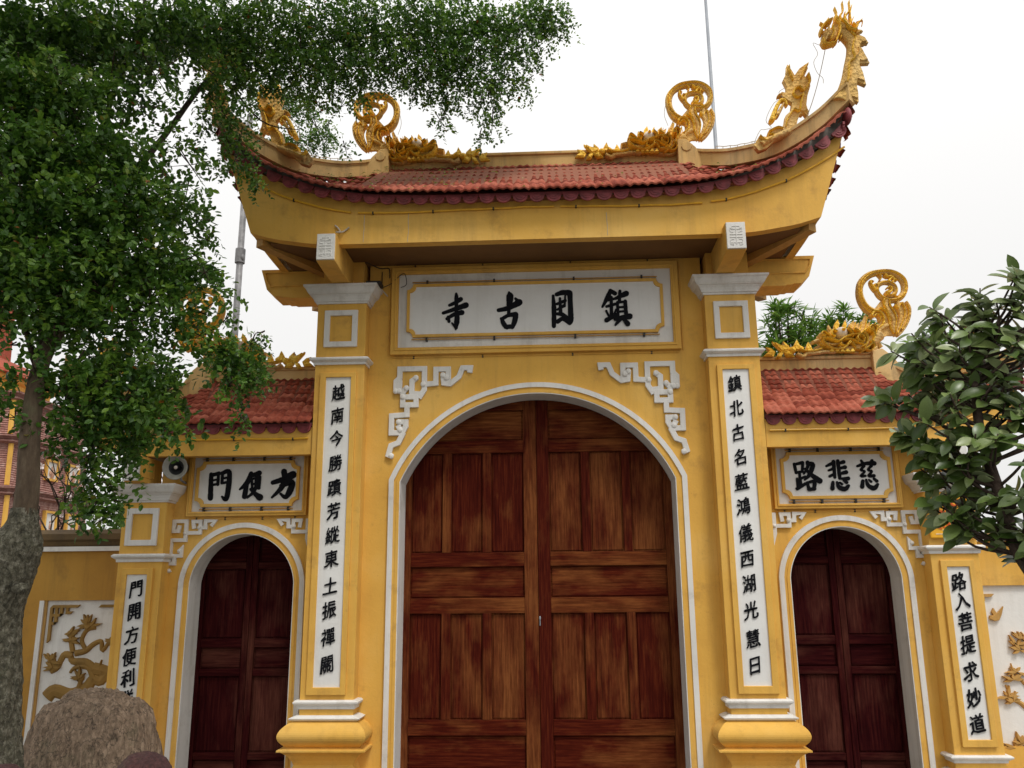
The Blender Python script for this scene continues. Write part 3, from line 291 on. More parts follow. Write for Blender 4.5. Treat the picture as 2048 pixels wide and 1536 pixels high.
COUPLETS = {'ML':[('越',-1.6756,3.3014,0.1428),('南',-1.676,3.1016,0.1428),('今',-1.6765,2.9043,0.1428),('勝',-1.6769,2.697,0.1428),('蹟',-1.6773,2.4923,0.1428),('芳',-1.6777,2.2987,0.1428),('縱',-1.6781,2.1034,0.1428),('東',-1.6785,1.9146,0.1428),('土',-1.6789,1.7006,0.1428),('振',-1.6793,1.5129,0.1428),('禪',-1.6797,1.3008,0.1428),('關',-1.6802,1.0918,0.1428)],'MR':[('鎮',1.6639,3.3119,0.1428),('北',1.6642,3.1031,0.1428),('古',1.6644,2.8971,0.1428),('名',1.6647,2.694,0.1428),('藍',1.6649,2.4935,0.1428),('鴻',1.6651,2.2958,0.1428),('儀',1.6654,2.0808,0.1428),('西',1.6656,1.8768,0.1428),('湖',1.6658,1.6871,0.1428),('光',1.666,1.4848,0.1428),('慧',1.6663,1.2702,0.1428),('日',1.6665,1.0699,0.1428)],'SL':[('門',-3.3538,1.6869,0.147),('開',-3.3533,1.5054,0.147),('方',-3.3563,1.3182,0.147),('便',-3.3604,1.145,0.147),('利',-3.3568,0.9815,0.147),('群',-3.3574,0.8198,0.147),('生',-3.3588,0.6674,0.147)],'SR':[('路',3.3508,1.6886,0.147),('入',3.3592,1.5416,0.147),('菩',3.3655,1.3809,0.147),('提',3.3583,1.207,0.147),('求',3.355,1.0054,0.147),('妙',3.3564,0.814,0.147),('道',3.3541,0.6251,0.147)]}
CROWN = [(-3.5382,-2.4,5.1773,0.3,1.0),(-3.352,-2.2,5.3142,0.293,1.0),(-3.144,-2.0,5.4897,0.304,1.0),(-2.8423,-1.9,5.5092,0.289,1.0),(-2.5406,-1.8,5.6502,0.275,1.0),(-2.305,-1.5,5.8187,0.308,0.9),(-1.9974,-1.3,5.9738,0.317,1.0),(-1.6917,-1.0,6.1345,0.331,1.0),(-1.3277,-0.8,6.3123,0.34,1.0),(-0.9367,-0.6,6.4173,0.327,1.0),(-0.5668,-0.4,6.5473,0.335,1.0),(-0.2156,-0.3,6.5791,0.271,1.0),(0.1,-0.2,6.7162,0.228,0.8),(0.304,-0.2,6.6547,0.118,0.6),(-3.3652,-2.5,4.6756,0.287,1.0),(-3.1528,-2.4,4.7482,0.276,1.0),(-2.9228,-2.3,4.7671,0.263,1.0),(-2.8103,-2.0,5.0093,0.244,0.75),(-2.5574,-1.9,5.141,0.23,0.6),(-2.5696,-1.9,4.8908,0.14,0.5),(-2.312,-1.5,5.3941,0.227,0.8),(-2.1323,-1.3,5.6051,0.235,1.0),(-1.8049,-1.1,5.6811,0.282,1.0),(-1.4988,-0.9,5.8477,0.269,1.0),(-1.1689,-0.7,5.9923,0.256,0.9),(-0.8595,-0.5,6.09,0.262,1.0),(-0.521,-0.4,6.1679,0.265,1.0),(-0.1728,-0.3,6.2966,0.201,0.8),(0.072,-0.2,6.3805,0.158,0.6),(0.1474,-0.3,6.7434,0.225,0.8),(-0.7388,-0.4,5.8322,0.158,0.8),(-0.7801,-0.4,5.6159,0.096,0.6),(-0.3749,-0.3,5.9049,0.177,0.8),(-0.3314,-0.3,5.658,0.105,0.7),(-0.4413,-0.3,5.5168,0.061,0.6),(-0.0422,-0.3,6.0154,0.111,0.6),(-0.2635,-0.3,6.0493,0.155,0.8),(-0.9862,-0.5,5.8519,0.109,0.5),(-3.2303,-2.6,4.2097,0.275,1.0),(-2.9994,-2.5,4.2895,0.249,1.0),(-2.7836,-2.4,4.3372,0.237,1.0),(-2.6146,-2.2,4.4424,0.213,0.95),(-2.4145,-1.9,4.7143,0.156,0.5),(-2.3014,-1.8,4.5027,0.175,0.6),(-2.2554,-1.4,5.1213,0.19,0.9),(-2.1463,-1.35,4.9189,0.122,0.8),(-2.7713,0.9,6.7553,0.242,0.9),(-2.4422,0.9,6.5952,0.213,0.9),(-2.215,0.9,6.2673,0.179,0.9),(-2.4204,0.9,6.1601,0.158,0.7),(-2.6379,0.9,6.283,0.159,0.7),(-2.0861,-1.35,4.6923,0.068,0.9),(-2.0235,-1.3,4.6146,0.045,0.8),(-2.1602,-1.4,4.7291,0.082,0.8),(-1.5252,-0.9,5.4605,0.123,0.5),(-1.3901,-0.8,5.6311,0.125,0.5),(-1.4709,-0.9,5.1021,0.057,0.5),(-3.1001,-2.7,3.7762,0.264,1.0),(-2.8844,-2.6,3.8785,0.239,1.0),(-2.6786,-2.5,3.9198,0.243,1.0),(-2.5223,-2.3,4.0439,0.237,1.0),(-2.3693,-2.1,4.1014,0.196,0.9),(-2.2677,-1.9,4.194,0.143,0.65),(-2.1997,-1.8,4.0938,0.11,0.6),(-2.1372,-1.8,3.9478,0.075,0.5),(-3.0527,-2.7,3.4437,0.259,1.0),(-2.7977,-2.7,3.4661,0.23,1.0),(-2.6648,-2.5,3.5419,0.239,1.0),(-2.5129,-2.3,3.6494,0.233,1.0),(-2.3673,-2.1,3.7261,0.225,1.0),(-2.2326,-1.9,3.7684,0.16,0.9),(-2.0927,-1.9,3.6779,0.086,0.6),(-2.06,-1.8,3.5929,0.074,0.5),(-2.8691,-2.7,3.1472,0.141,0.5),(-2.7153,-2.6,3.2348,0.159,1.0),(-2.5738,-2.5,3.265,0.177,1.0),(-2.483,-2.3,3.3619,0.169,0.8),(-2.3397,-2.1,3.4272,0.175,0.8),(-2.2758,-1.9,3.4946,0.132,0.8),(-2.3641,-2.2,3.2027,0.124,0.7),(-2.2785,-2.0,3.2948,0.161,0.8),(-2.1486,-1.8,3.4397,0.114,0.5),(-2.1199,-1.8,3.2855,0.099,0.5),(-2.0377,-1.7,3.2106,0.121,1.0),(-1.9352,-1.6,3.1324,0.129,1.1),(-1.8438,-1.6,3.0274,0.074,1.0),(-1.8762,-1.6,3.2699,0.089,0.8),(-1.8133,-1.6,3.3559,0.048,0.5),(-2.0189,-1.7,3.4171,0.081,0.4),(-2.7899,-2.7,2.9746,0.098,0.25),(-2.6042,-2.6,3.0279,0.086,0.4),(-2.6969,-2.6,2.8582,0.119,0.8),(-2.5588,-2.5,2.8809,0.144,0.9),(-2.4778,-2.3,3.0213,0.151,0.9),(-2.3124,-2.2,2.9832,0.153,1.0),(-2.2049,-2.1,2.9757,0.093,0.7),(-2.4848,-2.4,2.758,0.146,1.0),(-2.3303,-2.3,2.7477,0.148,1.0),(-2.25,-2.1,2.7899,0.13,1.0),(-2.1909,-2.0,2.6545,0.087,1.0),(-2.3077,-2.2,2.6189,0.12,1.0),(-2.4632,-2.3,2.6029,0.133,1.0),(-2.5676,-2.5,2.7086,0.092,0.7),(-1.881,-1.7,2.8703,0.066,0.7),(-1.8393,-1.7,2.7374,0.046,0.4),(-1.9541,-1.7,2.9718,0.066,0.6),(-2.8165,-2.6,2.6916,0.045,0.8),(-2.6541,-2.5,2.5968,0.063,0.6),(-2.7755,-2.6,2.5934,0.062,0.7),(-2.6041,-2.4,2.5293,0.087,0.7),(-2.5033,-2.3,2.4293,0.094,0.9),(-2.484,-2.2,2.2982,0.101,1.0),(-2.4982,-2.2,2.1543,0.089,1.0),(-2.3831,-2.2,2.1814,0.071,0.7),(-2.383,-2.2,2.472,0.09,0.8),(-2.3237,-2.2,2.3248,0.053,0.5)]
LIMBS = [([(-2.7254,-2.5,2.7117),(-2.7886,-2.4,3.2124),(-2.9102,-2.0,3.7478),(-2.8018,-1.8,4.2593),(-2.6488,-1.5,4.9138),(-2.453,-1.1,5.7083),(-1.9157,-0.8,6.1225),(-1.1483,-0.4,6.4717),(-0.2729,-0.1,6.7012)],0.034,0.008),([(-2.9102,-2.0,3.7478),(-2.9619,-1.8,4.4506),(-2.9606,-1.7,5.128),(-2.8346,-1.7,5.5296),(-2.7955,-1.7,5.9047)],0.022,0.012),([(-2.7253,-2.5,2.8265),(-2.9702,-2.4,3.3399),(-3.1546,-2.3,4.0311)],0.02,0.008),([(-2.7886,-2.4,3.2124),(-2.5879,-2.1,3.3683),(-2.3448,-1.8,3.3932),(-2.1157,-1.6,3.2754)],0.014,0.004),([(-2.8018,-1.8,4.2593),(-2.4616,-1.7,4.2214),(-2.2361,-1.7,4.0298)],0.012,0.004),([(-2.7181,-2.5,2.7688),(-2.5451,-2.3,2.8115),(-2.3676,-2.1,2.7306)],0.012,0.004),([(-2.453,-1.1,5.7083),(-2.1389,-1.0,5.3124),(-1.8435,-0.9,5.2709)],0.01,0.003),([(-1.1483,-0.4,6.4717),(-0.7991,-0.3,6.1214),(-0.7196,-0.2,5.8813)],0.008,0.003)]
SHRUB = [(2.2238,-2.2,3.0035,0.154),(2.3727,-2.3,3.0884,0.151),(2.5187,-2.4,3.1983,0.121),(2.6764,-2.5,3.2455,0.145),(2.1477,-2.1,2.7339,0.127),(2.2723,-2.3,2.829,0.176),(2.4577,-2.4,2.9407,0.2),(2.6491,-2.5,2.9632,0.208),(2.0948,-2.2,2.4831,0.123),(2.2648,-2.3,2.546,0.201),(2.4434,-2.4,2.6329,0.223),(2.6147,-2.5,2.6347,0.204),(2.1977,-2.2,2.3128,0.135),(2.3436,-2.3,2.3237,0.185),(2.4591,-2.5,2.345,0.202),(2.2374,-2.3,2.1092,0.105),(2.343,-2.4,2.0718,0.128),(2.4484,-2.5,2.0865,0.174),(2.286,-2.3,1.9758,0.065),(2.5188,-2.5,1.8839,0.123),(2.899,-2.4,3.0444,0.239),(2.8019,-2.5,2.6041,0.254),(2.6836,-2.6,2.1986,0.244),(2.6101,-2.6,1.8775,0.168),(3.0622,-2.3,2.8693,0.268),(2.3361,-2.0,2.7828,0.144),(2.5249,-2.1,2.8152,0.169),(2.7296,-2.1,2.8705,0.169)]
RELIEF_LEFT = [([(-4.2446,0.7885),(-4.1823,0.841),(-4.0414,0.809),(-3.9103,0.8613),(-3.8499,0.9351),(-3.7802,0.9243),(-3.7114,1.0301)],(0.075,0.05)),([(-3.8499,0.9351),(-3.9063,1.0309),(-4.0212,1.0314),(-4.0622,0.9889)],(0.04,0.015)),([(-3.8592,1.0201),(-3.934,1.0737),(-4.0503,1.0849),(-4.0808,1.1494)],(0.05,0.03)),([(-4.0553,1.1278),(-4.1258,1.1389),(-4.1553,1.0961),(-4.1823,1.0321),(-4.236,1.0003)],(0.04,0.03)),([(-4.0346,1.1492),(-3.9448,1.1703),(-3.8814,1.2238),(-3.8145,1.245),(-3.7949,1.1695),(-3.7256,1.2769)],(0.035,0.02)),([(-3.946,1.181),(-3.9891,1.2568),(-3.9524,1.3433),(-3.8736,1.3646)],(0.025,0.025)),([(-4.059,1.1601),(-4.0817,1.2573),(-4.0457,1.2463)],(0.03,0.03)),([(-3.8592,1.0201),(-3.7893,1.0091),(-3.7069,0.9876),(-3.677,1.03)],(0.07,0.05)),([(-3.7756,0.9878),(-3.803,1.0305),(-3.7927,1.0945)],(0.025,0.008)),([(-3.9686,0.8721),(-3.9644,0.9355),(-4.0024,0.9675)],(0.035,0.01))]
RELIEF_SPRIG = [(-4.2053,1.0322),(-4.2349,1.0858),(-4.0702,1.2573),(-4.088,1.3116),(-3.9457,1.3869),(-3.9096,1.3757),(-3.9656,0.9461),(-3.7222,1.2445)]
RELIEF_RIGHT = [([(4.0733,1.0443),(3.973,1.1752),(3.8931,1.1756)],(0.03,0.01)),([(3.9414,0.6857),(3.8945,0.7239),(3.8343,0.7622),(3.7961,0.8647)],(0.03,0.01)),([(3.9656,0.8513),(3.8768,0.9675),(3.8595,1.0323)],(0.02,0.005)),([(4.0395,1.1748),(3.9749,1.2803)],(0.03,0.006))]
RELIEF_RSPRIG = [(3.9198,1.1755),(3.9407,1.1361),(3.8544,0.9031),(3.89,0.9674),(3.7967,0.7751),(3.8307,0.7367),(3.9673,1.2277),(3.7936,0.3846),(3.8445,0.4219)]
BIRD = [[(3.7284,1.3879),(3.7657,1.4142),(3.8097,1.4406),(3.8566,1.487),(3.8302,1.4138),(3.8072,1.374),(3.7727,1.3676)],[(3.7739,1.4743),(3.7895,1.4407),(3.8075,1.4246),(3.7715,1.4075),(3.7532,1.441)],[(3.7357,1.4118),(3.7728,1.4169),(3.7755,1.3875),(3.7343,1.3812)]]
# ------------------------------------------------------------------ ground
g = MB(); g.add([(-400, -300, 0), (400, -300, 0), (400, 500, 0), (-400, 500, 0)], [(0, 1, 2, 3)]); g.build('ground', 'pave', kind='structure')
# ------------------------------------------------------------------ roofs
def tile_mesh(w, l):
    n = 12; v = []; f = []
    for y in (0, l):
        for i in range(n + 1):
            u = i / n; v.append(((u - .5) * w * 1.03, y, .013 * (.5 - .5 * math.cos(4 * PI * u)) + .007 * math.sin(PI * u) + (.004 if y == 0 else -.002)))
    for i in range(n + 1): u = i / n; v.append(((u - .5) * w * 1.03, .001, .013 * (.5 - .5 * math.cos(4 * PI * u)) + .007 * math.sin(PI * u) - .009))
    for i in range(n): f.append((i, i + 1, n + 2 + i, n + 1 + i)); f.append((2 * n + 2 + i, 2 * n + 3 + i, i + 1, i))
    me = bpy.data.meshes.new('roof_tile'); me.from_pydata(v, [], f); me.materials.append(MT['tile']); me.polygons.foreach_set('use_smooth', [i % 2 == 0 for i in range(len(f))]); return me
def roof(parent, cx, sgn, xi, xr, xt, ye, yr, yt, ze_tab, hip_tab, zr, tw, row, two_sided, drop):
    """xr ridge end, xt corner tip, ye eave, yr ridge depth, yt depth of the corner tip, heights from tables over |x|"""
    ze = lambda a: interp(ze_tab, a)
    def top(a):
        if a <= xr: return yr - .07, zr
        t = (a - xr) / (xt - xr); return yr - .05 + (yt - yr + .05) * t, interp(hip_tab, a) - .13
    rf = link('roof', None, parent) if False else None
    # bed under the tiles, both slopes
    core = MB(); xs = []; a = -xt if two_sided else xi
    while a < xt - 1e-6: xs.append(a); a += .1
    xs.append(xt); sec = []
    for a in xs:
        aa = abs(a); y1, z1 = top(aa); e = ze(aa); k = max(0, (aa - xr) / (xt - xr)); mid = z1 - .28 * k if k > 0 else zr + .1
        z1 -= .05 * (k > 0); c = [(min(ye + .10, y1), e - .03), (min(ye + .10, y1 + .001), e + .015 - .03 * (k > .6)), (y1, z1 - .035), (yr, mid if k > 0 else zr + .02), (2 * yr - y1, z1 - .035), (2 * yr - ye - .1, e + .015), (2 * yr - ye - .1, e - .03), (yr, e - .05 - .2 * k)]
        sec.append([(cx + sgn * a, y, z) for y, z in c])
    vs = [p for s_ in sec for p in s_]; m = 8; fs = []
    for i in range(len(sec) - 1):
        for k in range(m): l = (k + 1) % m; fs.append((i * m + k, i * m + l, (i + 1) * m + l, (i + 1) * m + k))
    fs += [tuple(range(m)), tuple(range((len(sec) - 1) * m + m - 1, (len(sec) - 1) * m - 1, -1))]
    core.add(vs, fs); rf = core.build('roof', 'roof', parent)
    fixn(rf.data)
    # tiles of the front slope, one object each
    tm = tile_mesh(tw, row * 1.3); cnt = 0; a = (-xt + tw / 2) if two_sided else xi + tw / 2
    while a < xt - tw * .3:
        aa = abs(a); y1, z1 = top(aa); p0 = Vector((cx + sgn * a, ye, ze(aa))); p1 = Vector((cx + sgn * a, y1 + .03, z1))
        if aa > xr - tw * .5:
            y2 = top(min(xt, aa + tw * .75))[0]; p1 = p0.lerp(p1, max(.02, (y2 - ye) / (p1.y - ye)))
        L = (p1 - p0).length
        d = .03; sl = (ze(abs(a + d)) - ze(abs(a - d))) / (2 * d) * (1 if True else 1)
        tx = Vector((sgn * 1, 0, sl)).normalized()
        if sgn < 0: tx = -tx
        n = int(L / row) + 1
        for i in range(n):
            if i * row > L - row * (.35 if aa < xr - .05 else .55) and i > 0: break
            t = i * row / L; p = p0.lerp(p1, t) - Vector((0, 0, .05 * 4 * t * (1 - t) * min(1, L)))
            sd_ = (p1 - p0).normalized(); nn = tx.cross(sd_).normalized(); ty = nn.cross(tx).normalized()
            o = link('tile', tm, rf); mt = Matrix((tx, ty, nn)).transposed().to_4x4()
            wob = Matrix.Rotation(random.gauss(0, .008), 4, 'Z') @ Matrix.Rotation(random.gauss(-.008, .005), 4, 'X'); mt = mt @ wob
            mt.translation = p + nn * random.gauss(-.004, .0018); o.matrix_world = mt; cnt += 1
        a += tw
    # the end slope: rows of tiles joined, seen edge-on only
    es = MB(); yy = ye + tw / 2
    while yy < 2 * yr - ye:
        t0 = abs(yy - yr) / (yr - yt); k = min(1, t0); xtop = xr + (xt - xr) * min(1, (abs(yy - yr) + tw * .8) / (yr - yt)); et = 2 * abs(yy - yr) / (2 * (yr - ye))
        xe = xt - .02; zz = ze(xt) - (ze(xt) - ze(0) - .2 * (ye < -.5)) * (1 - et ** 2.5)
        p0 = Vector((xe + .03, yy, zz)); p1 = Vector((min(xtop + .03, xe), yy, interp(hip_tab, xtop) - .15)); L = (p1 - p0).length; n = int(L / row)
        for i in range(n + 1):
            p = p0.lerp(p1, i * row / max(L, .01)); d_ = (p1 - p0).normalized() if L > .05 else Vector((-1, 0, .3)).normalized(); nn = Vector((0, 1, 0)).cross(d_) * -1
            if nn.z < 0: nn = -nn
            vv = []
            for j in range(9):
                u = j / 8
                for q, lift in ((0, .016), (row * 1.2, 0), (0, -.004)): vv.append(p + Vector((0, (u - .5) * tw, 0)) + d_ * q + nn * (lift + .014 * (.5 - .5 * math.cos(4 * PI * u))))
            for sg in ((1, -1) if two_sided else (1,)):
                es.add([(cx + sgn * sg * q.x, q.y, q.z) for q in vv], [(3 * j, 3 * j + 3, 3 * j + 4, 3 * j + 1) for j in range(8)] + [(3 * j, 3 * j + 2, 3 * j + 5, 3 * j + 3) for j in range(8)])
        yy += tw
    es.build('end_slope_tiles', 'tile', rf, kind='stuff')
    # drip plates hanging under the eave
    a = (-xt + tw * .5) if two_sided else xi + tw / 2
    dm = MB(); pr = [(-tw * .49, .012), (-tw * .49, -.012)] + [(-tw * .44 * math.cos(PI * i / 10), -.012 - .058 * math.sin(PI * i / 10) ** .8) for i in range(11)] + [(tw * .49, -.012), (tw * .49, .012)]
    dm.prism(pr, -.008, .010)
    for rr, d1 in ((.30, .014), (.17, .018)):
        dm.prism([(tw * rr * math.cos(PI + PI * i / 8), -.016 - .12 * rr * math.sin(PI * i / 8)) for i in range(9)], -d1, -.006)
    dm.box(-tw * .33, tw * .33, -.012, -.006, -.014, -.008)
    dme = None
    while a < xt - .02:
        aa = abs(a); sl = (ze(abs(a + .05)) - ze(abs(a - .05))) / .1; dz = drop + .10 * max(0, (aa - xr) / (xt - xr)) ** 4
        if dme is None: o = dm.build('drip_tile', 'scallop', rf); dme = o.data; fixn(dme)
        else: o = link('drip_tile', dme, rf)
        o.location = (cx + sgn * a, ye + .078, ze(aa) - dz); o.rotation_euler = (random.gauss(0, .05), -math.atan(sl * sgn), 0); a += tw
    # side drip plates, seen edge-on
    for q in range(int((2 * yr - 2 * ye) / tw)):
        yy = ye + .1 + q * tw; et = abs(yy - yr) / (yr - ye)
        for sg in ((1, -1) if two_sided else (1,)):
            o = link('drip_tile', dme, rf); xe = xt - .06
            o.location = (cx + sgn * sg * xe, yy, ze(xt) - .05 - (ze(xt) - ze(0) - .2 * (ye < -.5)) * (1 - et ** 2.5)); o.rotation_euler = (0, 0, PI / 2)
    # mortar bed between drip plates and tiles
    mb = MB(); st = [i / 40 for i in range(41)]; lo = -xt + .03 if two_sided else xi; pa = []; pb = []
    for t in st: a = lo + (xt - .03 - lo) * t; pa.append((cx + sgn * a, ze(abs(a)) + .012 + .018 * min(1, max(0, (abs(a) - xr) * 5)))); pb.append((cx + sgn * a, ze(abs(a)) - drop - .01 - .10 * max(0, (abs(a) - xr) / (xt - xr)) ** 4))
    mb.ring(pa, pb, ye + .089, ye + .2); mb.build('mortar_bed', 'weather_board', rf)
    return rf, ze, top
def couplet(parent, key, x0, x1, z0, z1, y):
    p = MB(); p.box(x0, x1, y + .002, y + .02, z0, z1); pn = p.build('couplet_panel', 'panel_white', parent)
    for ch, cx, cz, h in COUPLETS[key]: glyph(ch, cx, cz, h, y, pn)
def glyph(ch, cx, cz, h, y, parent, mat='ink'):
    c = bpy.data.curves.new('brush_character', 'FONT'); c.body = ch; c.size = h; c.extrude = .003; c.resolution_u = 3
    o = bpy.data.objects.new('tmp', c); COL.objects.link(o); bpy.context.view_layer.update()
    me = bpy.data.meshes.new_from_object(o.evaluated_get(bpy.context.evaluated_depsgraph_get())); bpy.data.objects.remove(o)
    xs = [v.co.x for v in me.vertices]; ys = [v.co.y for v in me.vertices]; mx_, my_ = (min(xs) + max(xs)) / 2, (min(ys) + max(ys)) / 2
    sd_ = random.uniform(0, 100); wf = .80
    for v in me.vertices:
        u, w_ = (v.co.x - mx_) / h, (v.co.y - my_) / h
        nx = noise.noise(Vector((u * 5, w_ * 5, sd_))) * .048 + noise.noise(Vector((u * 13, w_ * 13, sd_ + 9))) * .020
        nz = noise.noise(Vector((u * 5, w_ * 5, sd_ + 40))) * .048 + noise.noise(Vector((u * 13, w_ * 13, sd_ + 60))) * .016
        uu = u * wf * (1 - .16 * w_) + nx; ww = w_ + .20 * u + nz          # strokes rise to the right as a brush writes them
        v.co = (cx + uu * h, y - .001 - v.co.z - .003, cz + ww * h)
    d = .016 * h; bm = MB(); V = [v.co.copy() for v in me.vertices]; F = [tuple(p.vertices) for p in me.polygons]
    for j, (dx, dz) in enumerate(((-d, 0), (d, 0), (0, -d), (0, d))): bm.add([(v.x + dx, v.y - .0004 * j, v.z + dz) for v in V], F)
    return bm.build('character', mat, parent)
def brush(data, y, k, parent):
    for key, strokes in data.items():
        b = MB()
        for j, st in enumerate(strokes):
            pts = [(x, z, w * k) for x, z, w in st]
            if len(pts) == 2: a_, c_ = pts; pts = [a_, tuple((p + q) / 2 for p, q in zip(a_, c_)), c_]
            pts = catmull(pts, 6); L = []; R_ = []; n = len(pts)
            for i, (x, z, w) in enumerate(pts):
                x0, z0, _ = pts[max(i - 1, 0)]; x1, z1, _ = pts[min(i + 1, n - 1)]; l = math.hypot(x1 - x0, z1 - z0) or 1; nx, nz = -(z1 - z0) / l, (x1 - x0) / l
                ww = w * .5 * (1 + .12 * noise.noise(Vector((x * 60, z * 60, j)))); L.append((x + nx * ww, z + nz * ww)); R_.append((x - nx * ww, z - nz * ww))
            def cap(p, q, s_):
                cx, cz, r = p[0], p[1], p[2] * .5; a0 = math.atan2(q[1] - cz, q[0] - cx)
                return [(cx + r * math.cos(a0 + s_ * PI * i / 6), cz + r * math.sin(a0 + s_ * PI * i / 6)) for i in range(1, 6)]
            e = cap(pts[-1], L[-1], -1); s0 = cap(pts[0], R_[0], -1)
            poly = L + e + R_[::-1] + s0; yy = y - .004 - .0007 * j
            nn = len(poly); vs = [(x, yy, z) for x, z in poly] + [(x, y + .003, z) for x, z in poly]
            fs = [(i, i + 1, nn - 1 - len(s0) - i - 1, nn - 1 - len(s0) - i) for i in range(n - 1)]
            fs += [tuple(range(n - 1, n + len(e) + 1)), tuple(list(range(nn - len(s0) - 1, nn)) + [0])] + [(i, (i + 1) % nn, (i + 1) % nn + nn, i + nn) for i in range(nn)]
            b.add(vs, fs)
        o = b.build('character', 'ink', parent); fixn(o.data)
# ------------------------------------------------------------------ arches
def outline(cx, hw, cz, R, d, z0=0., n=40):
    h = hw - d; r = R - d; zk = cz + math.sqrt(max(r * r - h * h, 0)); a0 = math.atan2(zk - cz, h)
    pts = [(cx - h, z0 + (zk - z0) * i / 4) for i in range(4)]
    pts += [(cx + r * math.cos(PI - a0 - (PI - 2 * a0) * i / n), cz + r * math.sin(PI - a0 - (PI - 2 * a0) * i / n)) for i in range(n + 1)]
    return pts + [(cx + h, z0 + (zk - z0) * i / 4) for i in (3, 2, 1, 0)]
def arch_wall(name, parent, cx, hw, cz, R, d, x0, x1, zt, y0, y1, mat='yellow'):
    p = outline(cx, hw, cz, R, d); q = []; n = len(p)
    for i, (x, z) in enumerate(p):
        if i < 4: q.append((x0, z))
        elif i >= n - 4: q.append((x1, z))
        else: q.append(((x0 + (x1 - x0) * (i - 4) / (n - 9)), zt))
    # left and right edges: fan corners
    q[4] = (x0, p[4][1]); q[n - 5] = (x1, p[n - 5][1]); q[5] = (x0, zt); q[n - 6] = (x1, zt)
    b = MB(); b.ring(p, q, y0, y1); o = b.build(name, mat, parent); fixn(o.data); return o
def arch_trim(parent, cx, hw, cz, R, yw, yd):
    b = MB(); b.ring(outline(cx, hw, cz, R, 0), outline(cx, hw, cz, R, .042), yw - .028, yw + .01); o = b.build('arch_border', 'white', parent); fixn(o.data)
    b = MB(); b.ring(outline(cx, hw, cz, R, .042), outline(cx, hw, cz, R, .066), yw - .016, yw + .01); b.ring(outline(cx, hw, cz, R, .066), outline(cx, hw, cz, R, .090), yw - .022, yw + .01)
    o = b.build('arch_moulding', 'yellow', parent); fixn(o.data)
    b = MB(); b.ring(outline(cx, hw, cz, R, .0885), outline(cx, hw, cz, R, .097), yw - .020, yd); o = b.build('arch_reveal', 'white', parent); fixn(o.data)
def fret(parent, paths, w, y, mirror=False, cut=None):
    b = MB()
    for i, path in enumerate(paths):
        L = []; R_ = []; n = len(path)
        for k in range(n):
            p = Vector(path[k]); d0 = (p - Vector(path[k - 1])).normalized() if k else None; d1 = (Vector(path[k + 1]) - p).normalized() if k < n - 1 else None
            if d0 is None: nrm = Vector((-d1.y, d1.x)); m_ = 1; p = p - d1 * w * .3
            elif d1 is None: nrm = Vector((-d0.y, d0.x)); m_ = 1; p = p + d0 * w * .3
            else:
                t = (d0 + d1).normalized(); nrm = Vector((-t.y, t.x)); m_ = min(1.5, 1 / max(.4, nrm.dot(Vector((-d0.y, d0.x)))))
            L.append(tuple(p + nrm * w / 2 * m_)); R_.append(tuple(p - nrm * w / 2 * m_))
        b.ring(L, R_, y - .022 - .0006 * i, y + .005)
        e = path[-1]; b.ball((e[0], y - .024, e[1]), w * .55, .014, w * .55, 10, 6)
    if mirror: b.mirror()
    o = b.build('corner_fret', 'white', parent, bevel=.004); fixn(o.data)
def leaf_of(door, mats, x0, x1, cols, rows, y, stile):
    """frame grid with sunk panels: cols = panel x spans, rows = (z0, z1, merged)"""
    fr = MB(); top = rows[-1][1] + .09; zs = rows
    fr.box(x0, x1, y, y + .045, -.0, zs[0][0]) if zs[0][0] > 0 else None
    xa, xb = cols[0][0], cols[-1][1]
    d = fr.build('door_leaf', mats[1], door, bevel=.003) if fr.v else None
    st = MB(); st.box(x0, xa, y - .004, y + .041, 0, top); st.build('stile', mats[0], d, bevel=.003)
    st = MB(); st.box(xb, x1, y - .004, y + .041, 0, top); st.build('stile', mats[0], d, bevel=.003)
    for i, (z0, z1, merged) in enumerate(zs):
        zt = zs[i + 1][0] if i + 1 < len(zs) else top
        r = MB(); r.box(xa + .001, xb - .001, y, y + .04, z1, zt); r.build('rail', mats[1], d, bevel=.003)
        spans = [(xa, xb)] if merged else cols
        for k, (a, b_) in enumerate(spans):
            p = MB(); vs = []; e = .012; Y0 = y + .022
            p.box(a - .003, b_ + .003, Y0 + .008, Y0 + .02, z0 - .003, z1 + .003)
            p.loft(a + e, b_ - e, Y0, Y0 + .01, [(0, z0 + e), (0, z1 - e)])
            p.build('panel', mats[1] if merged else mats[0], d, bevel=.003)
            if not merged and k < len(spans) - 1:
                m = MB(); m.box(b_, spans[k + 1][0], y - .002, y + .04, z0 + .0005, z1 - .0005); m.build('muntin', mats[0], d, bevel=.003)
    return d
